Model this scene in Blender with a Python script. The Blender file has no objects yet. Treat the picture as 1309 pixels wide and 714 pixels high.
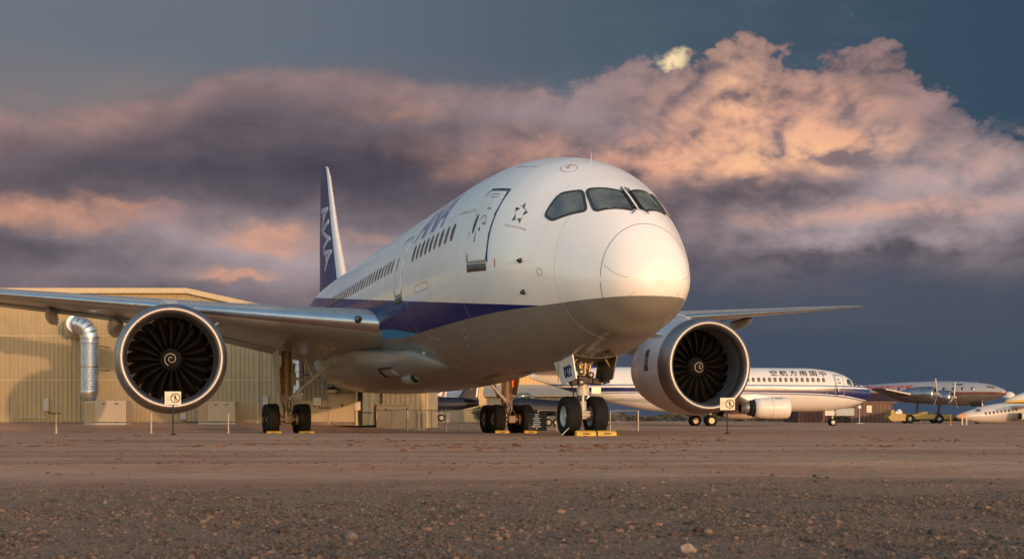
import bpy, bmesh, math, random
import numpy as np
from mathutils import Vector, Matrix, noise

random.seed(7)
scene = bpy.context.scene
COL = scene.collection
PI = math.pi
R = math.radians

# ------------------------------------------------------------------ camera
FPX = 1575.5          # focal length in photo pixels (photo 1309 wide)
CAMH = 0.361
cam = bpy.data.cameras.new('camera')
cam.sensor_width = 36.0
cam.lens = FPX / 1309.0 * 36.0
cam.shift_y = (537.0 - 357.0) / 1309.0
cam.clip_start = 0.05
cam.clip_end = 6000
cam.dof.use_dof = True
cam.dof.focus_distance = 32.0
cam.dof.aperture_fstop = 8.0
cam_ob = bpy.data.objects.new('camera', cam)
cam_ob.location = (0, 0, CAMH)
cam_ob.rotation_euler = (PI / 2, 0, 0)
COL.objects.link(cam_ob)
scene.camera = cam_ob

# ------------------------------------------------------------------ light
EV = 2.25
K = 1.0 / 2 ** EV
SUN_AZ = 150.6        # clockwise from the view direction: low sun behind the camera, to the right
SUN_EL = 3.0
scene.view_settings.view_transform = 'Standard'
scene.view_settings.look = 'None'
scene.view_settings.exposure = EV
scene.view_settings.gamma = 1.0
scene.view_settings.use_curve_mapping = False

sun = bpy.data.lights.new('sun', 'SUN')
sun.energy = 0.45
sun.angle = R(0.5)
sun.color = (1.0, 0.59, 0.36)
sun_ob = bpy.data.objects.new('sun', sun)
sd = Vector((math.sin(R(SUN_AZ)) * math.cos(R(SUN_EL)), math.cos(R(SUN_AZ)) * math.cos(R(SUN_EL)), math.sin(R(SUN_EL))))
sun_ob.rotation_euler = sd.to_track_quat('Z', 'Y').to_euler()
COL.objects.link(sun_ob)


# ------------------------------------------------------------------ node maths helper
class X:
    """a socket with arithmetic"""
    nt = None

    def __init__(s, k):
        s.k = k

    @staticmethod
    def op(o, *a, clamp=False):
        n = X.nt.nodes.new('ShaderNodeMath')
        n.operation = o
        n.use_clamp = clamp
        for i, v in enumerate(a):
            if isinstance(v, X):
                X.nt.links.new(v.k, n.inputs[i])
            else:
                n.inputs[i].default_value = float(v)
        return X(n.outputs[0])

    def __add__(s, o): return X.op('ADD', s, o)
    __radd__ = __add__
    def __sub__(s, o): return X.op('SUBTRACT', s, o)
    def __rsub__(s, o): return X.op('SUBTRACT', o, s)
    def __mul__(s, o): return X.op('MULTIPLY', s, o)
    __rmul__ = __mul__
    def __truediv__(s, o): return X.op('DIVIDE', s, o)
    def __neg__(s): return X.op('MULTIPLY', s, -1.0)
    def clip(s): return X.op('ADD', s, 0.0, clamp=True)
    def gt(s, o): return X.op('GREATER_THAN', s, o)
    def lt(s, o): return X.op('LESS_THAN', s, o)
    def pow(s, o): return X.op('POWER', s, o)


def smooth(v, a, b):
    n = X.nt.nodes.new('ShaderNodeMapRange')
    n.interpolation_type = 'SMOOTHSTEP'
    X.nt.links.new(v.k, n.inputs[0])
    for i, q in ((1, a), (2, b)):
        if isinstance(q, X):
            X.nt.links.new(q.k, n.inputs[i])
        else:
            n.inputs[i].default_value = q
    return X(n.outputs[0])


def mixc(fac, a, b, mode='MIX'):
    n = X.nt.nodes.new('ShaderNodeMix')
    n.data_type = 'RGBA'
    n.blend_type = mode
    n.clamp_factor = True
    if isinstance(fac, X):
        X.nt.links.new(fac.k, n.inputs[0])
    else:
        n.inputs[0].default_value = fac
    for i, q in ((6, a), (7, b)):
        if isinstance(q, X):
            X.nt.links.new(q.k, n.inputs[i])
        else:
            n.inputs[i].default_value = (*q, 1.0)
    return X(n.outputs[2])


def vec(x, y, z):
    n = X.nt.nodes.new('ShaderNodeCombineXYZ')
    for i, q in enumerate((x, y, z)):
        if isinstance(q, X):
            X.nt.links.new(q.k, n.inputs[i])
        else:
            n.inputs[i].default_value = q
    return X(n.outputs[0])


def sep(v):
    n = X.nt.nodes.new('ShaderNodeSeparateXYZ')
    X.nt.links.new(v.k, n.inputs[0])
    return X(n.outputs[0]), X(n.outputs[1]), X(n.outputs[2])


def noi(v, scale, detail=4, rough=0.5, dist=0.0, out=0):
    n = X.nt.nodes.new('ShaderNodeTexNoise')
    X.nt.links.new(v.k, n.inputs['Vector'])
    n.inputs['Scale'].default_value = scale
    n.inputs['Detail'].default_value = detail
    n.inputs['Roughness'].default_value = rough
    n.inputs['Distortion'].default_value = dist
    return X(n.outputs[out])


def voro(v, scale, feature='F1', smoothness=None, rnd=1.0):
    n = X.nt.nodes.new('ShaderNodeTexVoronoi')
    n.feature = feature
    X.nt.links.new(v.k, n.inputs['Vector'])
    n.inputs['Scale'].default_value = scale
    n.inputs['Randomness'].default_value = rnd
    if smoothness is not None:
        n.inputs['Smoothness'].default_value = smoothness
    return X(n.outputs['Distance'])


def curve(v, pts):
    """piecewise curve: v in the range of pts' x, values pts' y (both rescaled to 0..1 inside)"""
    xs = [p[0] for p in pts]
    ys = [p[1] for p in pts]
    x0, x1, y0, y1 = min(xs), max(xs), min(ys), max(ys)
    n = X.nt.nodes.new('ShaderNodeFloatCurve')
    c = n.mapping.curves[0]
    P = [((a - x0) / (x1 - x0), (b - y0) / max(1e-6, y1 - y0)) for a, b in pts]
    while len(c.points) < len(P):
        c.points.new(0.5, 0.5)
    for q, p in zip(c.points, P):
        q.location = p
    n.mapping.update()
    t = ((v - x0) * (1.0 / (x1 - x0))).clip()
    X.nt.links.new(t.k, n.inputs['Value'])
    return X(n.outputs[0]) * (y1 - y0) + y0


def srgb(r, g, b):
    def f(c):
        c /= 255.0
        return c / 12.92 if c <= 0.04045 else ((c + 0.055) / 1.055) ** 2.4
    return (f(r), f(g), f(b))


def skyc(r, g, b):                      # a display colour as sky radiance at this exposure
    return tuple(c * K for c in srgb(r, g, b))


def px_az(x):
    return math.degrees(math.atan((x - 654.5) / FPX))


def px_el(x, y):
    return math.degrees(math.atan((537.0 - y) / FPX * math.cos(math.atan((x - 654.5) / FPX))))


# ------------------------------------------------------------------ world: clear dusk sky in the west, storm bank in the east
world = bpy.data.worlds.new('World')
scene.world = world
world.use_nodes = True
nt = world.node_tree
X.nt = nt
bg = nt.nodes['Background']
sky = nt.nodes.new('ShaderNodeTexSky')
sky.sky_type = 'NISHITA'
sky.sun_disc = False
sky.sun_elevation = R(SUN_EL)
sky.sun_rotation = R(SUN_AZ)
sky.air_density = 1.0
sky.dust_density = 0.8
sky.ozone_density = 1.5
tcn = nt.nodes.new('ShaderNodeTexCoord')
D = X(tcn.outputs['Generated'])
dx, dy, dz = sep(D)
az = X.op('ARCTAN2', dx, dy) * (180 / PI)
el = X.op('ARCSINE', dz) * (180 / PI)
Q = vec(dx, dy, dz * 1.5)                                   # a little stretched along the horizon
nA = noi(Q, 8.0, 7, 0.55) - 0.5
nB = noi(Q, 21.0, 7, 0.58) - 0.5
QL = vec(dx - 0.010, dy, dz * 1.5 + 0.016)                   # sampled a step along the light
nS = noi(vec(dx, dy, dz * 5.0), 5.0, 6, 0.55) - 0.5          # streaks


def billow(v, scale):
    """rounded heads parted by sharp creases: sum of |noise| over octaves"""
    tot = None
    w = 1.0
    for k in range(5):
        o = X.op('ABSOLUTE', noi(v, scale, 0.0, 0.5) - 0.5) * (w * 3.0)
        tot = o if tot is None else tot + o
        scale *= 2.15
        w *= 0.52
    return tot * 0.62


puff = billow(Q, 15.0)
puffL = billow(QL, 15.0)
emb = (puff - puffL) * 1.05 * (smooth(az, px_az(420), px_az(900)) * 0.62 + 0.38)

top_px = [(-700, 250), (-300, 190), (0, 138), (100, 134), (200, 112), (260, 92), (320, 76), (400, 76), (480, 78), (560, 86), (620, 94),
          (690, 101), (760, 100), (820, 103), (860, 84), (900, 60), (940, 50), (985, 70), (1020, 80), (1060, 62), (1110, 52),
          (1150, 60), (1172, 84), (1195, 118), (1250, 135), (1309, 150), (1500, 170), (2000, 260)]
edge = curve(az, [(px_az(a), px_el(a, b)) for a, b in top_px])
rightness = smooth(az, px_az(560), px_az(860))
bump = (puff - 0.42) * (rightness * 2.2 + 0.4) + nA * (1.8 - rightness * 0.6) + nB * (0.9 - rightness * 0.4)
depth = edge + bump - el                                     # degrees inside the bank
soft = 1.3 - rightness * 0.95
bank = smooth(depth, 0.0, soft)
# right flank: the bank thins out to broken cloud
flank = smooth(az + nA * 14.0, px_az(1190), px_az(1275))
broken = smooth(nA * 1.2 + nB * 0.7 + 0.05, 0.0, 0.16)
bank = bank * (1.0 - flank * (1.0 - broken) * smooth(el, px_el(1250, 235), px_el(1250, 140)))


def blob(x, y, rx, ry, w=1.0):
    a0, e0 = px_az(x), px_el(x, y)
    ra, re = rx / 27.5, ry / 27.5
    u = (az + nA * 4.0 - a0) * (1.0 / ra)
    v = (el + nB * 2.2 + nS * 1.2 - e0) * (1.0 / re)
    return X.op('EXPONENT', -(u * u + v * v)) * w


# clear sky above the bank: the dusk sky seen through a thin veil
veil_t = smooth(az, px_az(0), px_az(1309))
clear = mixc(veil_t, skyc(108, 116, 126), skyc(54, 75, 94))
clear = mixc(smooth(el + nS * 2.0, 17.0, 12.0) * (1.0 - veil_t) * 0.75, clear, skyc(150, 125, 118))
clear = mixc(smooth(nA + nS * 0.8, -0.05, 0.35) * 0.35, clear, skyc(95, 112, 125))
# bank body
tone = (nA * 1.0 + nS * 1.5 + emb * 0.55 + 0.45).clip()
body = mixc(tone, skyc(72, 67, 79), skyc(126, 112, 118))
cool = (blob(1210, 235, 220, 80, 1.0) + blob(1150, 290, 200, 26, 0.6) + blob(330, 325, 260, 55, 1.0) + blob(740, 145, 150, 50, 0.5)).clip()
body = mixc(cool * (tone * 0.6 + 0.4), body, skyc(182, 166, 170))
shade = (emb * 1.2 + (puff - 0.42) * (rightness * 0.5 + 0.2) + nA * 0.7 + 0.5).clip()
sh2 = shade * 0.82 + 0.14
# sunlit masses
lit = (blob(975, 150, 125, 62, 1.0) + blob(1110, 120, 70, 40, 0.25) + blob(880, 203, 200, 22, 0.75) + blob(700, 190, 140, 24, 0.3)
       + blob(1050, 185, 90, 32, 0.4) + blob(1120, 275, 190, 12, 0.55) + blob(1240, 215, 90, 30, 0.35) + blob(1090, 180, 60, 14, 0.3)).clip()
body = mixc(lit * sh2, body, skyc(234, 172, 144))
hot = (blob(1000, 203, 110, 15, 0.7) + blob(935, 110, 55, 45, 0.6) + blob(1020, 180, 80, 30, 0.4)).clip()
body = mixc(hot * shade, body, skyc(255, 198, 150))
litl = (blob(55, 274, 130, 15, 1.0) + blob(170, 262, 50, 7, 0.8) + blob(20, 128, 130, 22, 0.7) + blob(348, 305, 48, 13, 1.3)
        + blob(310, 354, 46, 6, 1.4) + blob(520, 135, 60, 14, 0.35) + blob(600, 210, 80, 14, 0.3) + blob(470, 310, 40, 5, 0.4)).clip()
body = mixc(litl * (shade * 0.9 + 0.1), body, skyc(236, 170, 136))
darkl = (blob(470, 240, 260, 50, 0.6) + blob(150, 205, 200, 40, 0.5) + blob(60, 320, 160, 16, 0.6) + blob(1000, 245, 120, 18, 0.5)
         + blob(1130, 322, 260, 16, 0.75)).clip()
body = mixc(darkl * (1.0 - shade * 0.4), body, skyc(66, 63, 76))
# pink rim along the top edge
rim = (smooth(depth, 0.1, 0.9) * smooth(depth, 2.6, 0.9)) * (0.50 - rightness * 0.2)
body = mixc(rim * (shade * 0.7 + 0.35), body, skyc(182, 148, 142))
capw = smooth(blob(868, 80, 30, 26) + blob(1003, 84, 14, 14, 0.9) + (puff - 0.5) * 0.6 + nB * 0.5, 0.5, 0.9)
# rain curtain under the right of the bank
base_e = px_el(1000, 322)
rain = smooth(el + nA * 3.0 + nS * 2.5, base_e + 0.5, base_e - 2.0) * smooth(az + nA * 10.0, px_az(560), px_az(860))
body = mixc(rain, body, mixc((smooth(el, 0.0, 9.0) + nS * 1.2 + nA * 0.5).clip(), skyc(64, 76, 95), skyc(82, 86, 98)))
whole = mixc(bank, mixc(capw * 0.95, clear, skyc(255, 226, 176)), body)
# the storm lies in the east; the west, behind the camera, is open
east = smooth(dy, 0.12, 0.82)
tint = mixc(1.0, X(sky.outputs[0]), (0.15, 0.15, 0.15), 'MULTIPLY')
final = mixc(east, tint, whole)
nt.links.new(final.k, bg.inputs[0])
bg.inputs[1].default_value = 1.0
world.cycles.sampling_method = 'MANUAL'
world.cycles.sample_map_resolution = 512
scene.cycles.use_denoising = True

# ------------------------------------------------------------------ materials
MATS = {}


def mat(name, col, rough=0.5, metal=0.0, coat=0.0, var=0.0, scale=3.0, bump=0.0, bscale=40.0, spec=0.5, dirt=None):
    """principled material with procedural variation of colour and fine relief"""
    if name in MATS:
        return MATS[name]
    m = bpy.data.materials.new(name)
    m.use_nodes = True
    X.nt = m.node_tree
    p = m.node_tree.nodes['Principled BSDF']
    tc = m.node_tree.nodes.new('ShaderNodeTexCoord')
    o = X(tc.outputs['Object'])
    n = noi(o, scale, 5, 0.6)
    lo = tuple(c * (1 - var) for c in col)
    hi = tuple(min(1, c * (1 + var)) for c in col)
    c = mixc(smooth(n, 0.3, 0.7), lo, hi)
    if dirt:
        c = mixc(smooth(noi(o, scale * 2.3, 6, 0.65), 0.52, 0.75) * 0.6, c, dirt)
    m.node_tree.links.new(c.k, p.inputs['Base Color'])
    r = (n - 0.5) * 0.25 + rough
    m.node_tree.links.new(r.clip().k, p.inputs['Roughness'])
    p.inputs['Metallic'].default_value = metal
    p.inputs['Coat Weight'].default_value = coat
    p.inputs['Coat Roughness'].default_value = 0.08
    p.inputs['Specular IOR Level'].default_value = spec
    if bump > 0:
        b = m.node_tree.nodes.new('ShaderNodeBump')
        b.inputs['Strength'].default_value = bump
        b.inputs['Distance'].default_value = 0.02
        m.node_tree.links.new(noi(o, bscale, 4, 0.6).k, b.inputs['Height'])
        m.node_tree.links.new(b.outputs[0], p.inputs['Normal'])
    MATS[name] = m
    return m


M_white = mat('white_paint', (0.78, 0.78, 0.78), 0.28, coat=0.4, var=0.03, scale=0.7)
M_wing = mat('wing_grey_paint', (0.29, 0.295, 0.30), 0.38, coat=0.2, var=0.08, scale=0.8, dirt=(0.30, 0.29, 0.28))
M_nac = mat('nacelle_paint', (0.62, 0.62, 0.63), 0.34, coat=0.3, var=0.05, scale=0.8, dirt=(0.5, 0.49, 0.48))
M_fair = mat('fairing_grey_paint', (0.225, 0.22, 0.21), 0.36, coat=0.25, var=0.08, scale=0.6, dirt=(0.28, 0.27, 0.26))
M_lip = mat('polished_metal', (0.30, 0.28, 0.28), 0.47, metal=1.0, var=0.07, scale=2.0)
M_slat = mat('polished_slat', (0.66, 0.64, 0.64), 0.30, metal=1.0, var=0.06, scale=1.5)
M_steel = mat('dull_steel', (0.42, 0.41, 0.40), 0.45, metal=0.9, var=0.15, scale=6)
M_gear = mat('gear_grey_paint', (0.42, 0.41, 0.39), 0.42, var=0.15, scale=5, dirt=(0.18, 0.15, 0.12))
M_gearbrown = mat('gear_primer', (0.17, 0.115, 0.075), 0.5, var=0.25, scale=5, dirt=(0.12, 0.09, 0.06))
M_dark = mat('dark_rubber', (0.009, 0.009, 0.0095), 0.75, spec=0.2, var=0.25, scale=7, bump=0.15, bscale=60)
M_black = mat('black_part', (0.014, 0.014, 0.0145), 0.5, var=0.2, spec=0.3)
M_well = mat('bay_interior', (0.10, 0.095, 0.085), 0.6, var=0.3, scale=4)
M_blade = mat('fan_blade_shaded', (0.003, 0.0027, 0.0026), 0.5, metal=0.0, var=0.2, scale=3, spec=0.03)  # near black: shadow inside the intake is put into the blade colour
M_duct = mat('inlet_liner', (0.17, 0.17, 0.18), 0.5, metal=0.3, var=0.1, scale=4)
M_glass = mat('window_glass', (0.055, 0.072, 0.070), 0.06, spec=0.9, var=0.75, scale=2.4)
def clear_glass():
    m = bpy.data.materials.new('cockpit_glass'); m.use_nodes = True
    X.nt = m.node_tree
    nd = m.node_tree.nodes; nd.remove(nd['Principled BSDF'])
    tr = nd.new('ShaderNodeBsdfTransparent'); tr.inputs[0].default_value = (0.80, 0.88, 0.86, 1)
    gl = nd.new('ShaderNodeBsdfGlossy'); gl.inputs['Roughness'].default_value = 0.03
    fr = nd.new('ShaderNodeFresnel'); fr.inputs[0].default_value = 1.6
    fac = (X(fr.outputs[0]) + 0.12).clip()
    mx = nd.new('ShaderNodeMixShader')
    m.node_tree.links.new(fac.k, mx.inputs[0]); m.node_tree.links.new(tr.outputs[0], mx.inputs[1]); m.node_tree.links.new(gl.outputs[0], mx.inputs[2])
    df = nd.new('ShaderNodeBsdfDiffuse'); df.inputs[0].default_value = (0.30, 0.34, 0.31, 1)      # diffuse veil added in place of light from inside the cockpit
    m2 = nd.new('ShaderNodeMixShader'); tcg = nd.new('ShaderNodeTexCoord')
    veil_fac = smooth(noi(X(tcg.outputs['Object']), 2.2, 4, 0.6), 0.3, 0.75) * 0.30 + 0.10
    m.node_tree.links.new(veil_fac.k, m2.inputs[0]); m.node_tree.links.new(mx.outputs[0], m2.inputs[1]); m.node_tree.links.new(df.outputs[0], m2.inputs[2])
    m.node_tree.links.new(m2.outputs[0], nd['Material Output'].inputs[0])
    return m


M_clear = clear_glass()
M_cabin2 = mat('cabin_window_blind', (0.15, 0.105, 0.08), 0.25, var=0.3, scale=2)
M_cabin = mat('cabin_window', (0.055, 0.042, 0.038), 0.18, var=0.3, scale=2)
M_seal = mat('window_seal', (0.03, 0.03, 0.032), 0.5)
M_line = mat('panel_gap', (0.16, 0.15, 0.15), 0.6)
M_blue = mat('airline_blue', (0.003, 0.010, 0.11), 0.35, coat=0.05, var=0.08, spec=0.25)
M_ana = mat('faded_blue_letters', (0.17, 0.17, 0.34), 0.3, coat=0.3, var=0.1)
M_wht2 = mat('white_letters', (0.72, 0.72, 0.75), 0.35, var=0.05)
M_logo = mat('logo_dark', (0.05, 0.05, 0.055), 0.4, var=0.3)
M_logo2 = mat('logo_grey', (0.36, 0.36, 0.37), 0.4, var=0.1)
M_yellow = mat('chock_yellow', (0.50, 0.32, 0.05), 0.55, var=0.15, scale=8, dirt=(0.25, 0.16, 0.05))
M_grey2 = mat('light_grey_metal', (0.45, 0.44, 0.42), 0.45, metal=0.3, var=0.1)
M_red = mat('reddish_brown', (0.30, 0.09, 0.05), 0.55, var=0.2)
M_orange = mat('orange_tag', (0.75, 0.16, 0.03), 0.6, var=0.1)


# ------------------------------------------------------------------ mesh helper
class MB:
    def __init__(s):
        s.v, s.f, s.mi, s.sm = [], [], [], []

    def add(s, vs, fs, m=0, sm=False):
        o = len(s.v)
        s.v += [tuple(p) for p in vs]
        for f in fs:
            s.f.append([i + o for i in f]); s.mi.append(m); s.sm.append(sm)
        return s

    def box(s, c, d, rot=None, m=0, bev=0.0):
        """box at c with size d; bev chamfers all edges"""
        hx, hy, hz = d[0] / 2, d[1] / 2, d[2] / 2
        bm = bmesh.new()
        bmesh.ops.create_cube(bm, size=1.0)
        for v in bm.verts:
            v.co = Vector((v.co.x * d[0], v.co.y * d[1], v.co.z * d[2]))
        if bev > 0:
            bmesh.ops.bevel(bm, geom=bm.edges[:], offset=min(bev, 0.45 * min(d)), segments=2, affect='EDGES', profile=0.5)
        Mx = Matrix.Translation(Vector(c)) @ (rot.to_4x4() if rot is not None else Matrix.Identity(4))
        bm.verts.index_update()
        s.add([Mx @ v.co for v in bm.verts], [[v.index for v in f.verts] for f in bm.faces], m)
        bm.free()
        return s

    def tube(s, pts, r, n=10, m=0, cap=True, sm=True):
        pts = [Vector(p) for p in pts]
        rs = r if isinstance(r, (list, tuple)) else [r] * len(pts)
        rings = []
        up = None
        for i, p in enumerate(pts):
            t = (pts[min(i + 1, len(pts) - 1)] - pts[max(i - 1, 0)]).normalized()
            if up is None:
                up = Vector((0, 0, 1)) if abs(t.z) < 0.9 else Vector((0, 1, 0))
            a = t.cross(up).normalized(); up = a.cross(t).normalized()
            rings.append([p + (a * math.cos(2 * PI * k / n) + up * math.sin(2 * PI * k / n)) * rs[i] for k in range(n)])
        s.loft(rings, m, cap, sm)
        return s

    def loft(s, rings, m=0, cap=True, sm=True, closed=True):
        n = len(rings[0])
        vs = [p for r in rings for p in r]
        fs = []
        for i in range(len(rings) - 1):
            for k in range(n if closed else n - 1):
                a, b = i * n + k, i * n + (k + 1) % n
                fs.append([a, b, b + n, a + n])
        s.add(vs, fs, m, sm)
        if cap and closed:
            s.add(rings[0], [list(range(n))[::-1]], m)
            s.add(rings[-1], [list(range(n))], m)
        return s

    def lathe(s, prof, axis=(0, 1, 0), org=(0, 0, 0), n=48, m=0, sm=True, cap=False):
        """prof: (along, radius)"""
        ax = Vector(axis).normalized()
        u = Vector((0, 0, 1)) if abs(ax.z) < 0.9 else Vector((1, 0, 0))
        a = ax.cross(u).normalized(); b = a.cross(ax)
        rings = [[Vector(org) + ax * x + (a * math.cos(2 * PI * k / n) + b * math.sin(2 * PI * k / n)) * r for k in range(n)] for x, r in prof]
        return s.loft(rings, m, cap, sm)

    def prism(s, poly, ex, m=0, sm=False):
        """closed polygon (3D points) pushed along ex"""
        poly = [Vector(p) for p in poly]; ex = Vector(ex); n = len(poly)
        return s.add(poly + [p + ex for p in poly],
                     [list(range(n))[::-1], list(range(n, 2 * n))] + [[i, (i + 1) % n, (i + 1) % n + n, i + n] for i in range(n)], m, sm)

    def build(s, name, mats, parent=None, fix=True, loc=None):
        me = bpy.data.meshes.new(name)
        me.from_pydata(s.v, [], s.f)
        for mm in (mats if isinstance(mats, (list, tuple)) else [mats]):
            me.materials.append(mm)
        me.polygons.foreach_set('material_index', s.mi)
        me.polygons.foreach_set('use_smooth', s.sm)
        if fix:
            bm = bmesh.new(); bm.from_mesh(me)
            bmesh.ops.recalc_face_normals(bm, faces=bm.faces[:])
            bm.to_mesh(me); bm.free()
        me.update()
        o = bpy.data.objects.new(name, me)
        COL.objects.link(o)
        if parent is not None:
            o.parent = parent
        if loc is not None:
            o.location = loc
        return o


def mesh_obj(name, me, parent=None, loc=(0, 0, 0), rot=(0, 0, 0)):
    o = bpy.data.objects.new(name, me)
    COL.objects.link(o)
    o.parent = parent
    o.location = loc; o.rotation_euler = rot
    return o


def tag(o, label, cat, group=None):
    o['label'] = label; o['category'] = cat
    if group:
        o['group'] = group
    return o


def thing(name, loc, rz, label, cat, group=None):
    o = bpy.data.objects.new(name, None)
    o.empty_display_size = 0.3
    COL.objects.link(o)
    o.location = loc; o.rotation_euler = (0, 0, rz)
    return tag(o, label, cat, group)


def struct(o, kind='structure'):
    o['kind'] = kind
    return o


def pch(x, xp, yp):
    """monotone cubic interpolation"""
    xp = np.asarray(xp, float); yp = np.asarray(yp, float); x = np.atleast_1d(np.asarray(x, float))
    h_ = np.diff(xp); d = np.diff(yp) / h_; m = np.zeros(len(xp)); m[0], m[-1] = d[0], d[-1]
    for i in range(1, len(xp) - 1):
        if d[i - 1] * d[i] > 0:
            w1 = 2 * h_[i] + h_[i - 1]; w2 = h_[i] + 2 * h_[i - 1]
            m[i] = (w1 + w2) / (w1 / d[i - 1] + w2 / d[i])
    i = np.clip(np.searchsorted(xp, x) - 1, 0, len(xp) - 2); t = (x - xp[i]) / h_[i]
    return ((1 + 2 * t) * (1 - t) ** 2 * yp[i] + t * (1 - t) ** 2 * h_[i] * m[i] + t * t * (3 - 2 * t) * yp[i + 1] + t * t * (t - 1) * h_[i] * m[i + 1])


def text_bm(txt, size, shear=0.0, space=1.0, bold=0.0, align='LEFT'):
    cu = bpy.data.curves.new('t', 'FONT')
    cu.body = txt; cu.size = size; cu.shear = shear; cu.space_character = space; cu.offset = bold
    cu.align_x = align
    cu.resolution_u = 4
    o = bpy.data.objects.new('t', cu); COL.objects.link(o)
    dg = bpy.context.evaluated_depsgraph_get()
    me = bpy.data.meshes.new_from_object(o.evaluated_get(dg))
    bm = bmesh.new(); bm.from_mesh(me)
    bpy.data.objects.remove(o); bpy.data.curves.remove(cu); bpy.data.meshes.remove(me)
    bmesh.ops.triangulate(bm, faces=bm.faces[:])
    bmesh.ops.remove_doubles(bm, verts=bm.verts[:], dist=1e-5)
    return bm


def poly_bm(pts):
    bm = bmesh.new()
    bm.faces.new([bm.verts.new((a, b, 0)) for a, b in pts])
    return bm


def cut(bm, step, axis):
    """slice a flat bmesh every `step` along x (0) or y (1) so that it can bend"""
    lo = min(v.co[axis] for v in bm.verts); hi = max(v.co[axis] for v in bm.verts)
    no = (1, 0, 0) if axis == 0 else (0, 1, 0)
    k = math.floor(lo / step) + 1
    while k * step < hi:
        co = [0, 0, 0]; co[axis] = k * step
        bmesh.ops.bisect_plane(bm, geom=bm.verts[:] + bm.edges[:] + bm.faces[:], plane_co=co, plane_no=no, dist=1e-6)
        k += 1
    return bm


def wrap(bm, fn, name, m, parent, thick=0.012, smoothf=True):
    """map a flat bmesh through fn(x, y, off) and give it a rim of its own"""
    flat = [(v.co.x, v.co.y) for v in bm.verts]
    bm.verts.index_update()
    be = [e for e in bm.edges if len(e.link_faces) == 1]
    idx = [(e.verts[0].index, e.verts[1].index) for e in be]
    faces = [[v.index for v in f.verts] for f in bm.faces]
    vs = [fn(a, b, thick) for a, b in flat]
    used = sorted({i for e in idx for i in e}); mp = {i: len(vs) + j for j, i in enumerate(used)}
    vs += [fn(*flat[i], -0.004) for i in used]
    fs = faces + [[a, b, mp[b], mp[a]] for a, b in idx]
    bm.free()
    mb = MB(); mb.add(vs, fs[:len(faces)], 0, smoothf); mb.sm = [smoothf] * len(faces)
    o = len(mb.v) - len(vs)
    for f in fs[len(faces):]:
        mb.f.append([i + o for i in f]); mb.mi.append(0); mb.sm.append(False)
    return mb.build(name, m, parent)


def rrect(x0, x1, y0, y1, r, n=4):
    P = []
    for cx, cy, a0 in ((x1 - r, y1 - r, 0), (x0 + r, y1 - r, 90), (x0 + r, y0 + r, 180), (x1 - r, y0 + r, 270)):
        for k in range(n + 1):
            a = R(a0 + 90 * k / n)
            P.append((cx + r * math.cos(a), cy + r * math.sin(a)))
    return P


def at(px, dist, z=0.0):
    return Vector(((px - 654.5) / FPX * dist, dist, z))


def zpx(y, dist):
    return CAMH + (537.0 - y) * dist / FPX


# ------------------------------------------------------------------ ground
def sst(a, b, x):
    t = max(0.0, min(1.0, (x - a) / (b - a)))
    return t * t * (3 - 2 * t)


def gz(x, y):
    """height of the ground"""
    z = -0.03 * sst(10, 25, y)
    z -= 0.17 * sst(38, 46, y) * (1 - sst(66, 90, y) * 0.3)
    left = 1 - sst(-12, -5, x)
    z += 0.42 * sst(57, 63.2, y) * left
    z += 0.35 * sst(110, 170, y)
    z += 0.03 * math.exp(-((y - 9.6 - 0.35 * math.sin(x * 0.35)) / 0.7) ** 2) * sst(6, 8, y)
    z += 0.035 * math.exp(-((y - 16.5 - 0.6 * math.sin(x * 0.21 + 1)) / 1.1) ** 2)
    if y < 60:
        z += 0.012 * noise.noise(Vector((x * 0.45, y * 0.9, 3.0))) + 0.006 * noise.noise(Vector((x * 1.7, y * 2.6, 7.0)))
    if 6 < y < 34:
        z += 0.018 * max(0, noise.noise(Vector((x * 0.9, y * 1.4, 11.0)))) * max(0, noise.noise(Vector((x * 0.12, y * 0.5, 4.0)))) * 3
    if y < 12:
        z += 0.006 * noise.noise(Vector((x * 6, y * 6, 1.0)))
    return z


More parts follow.
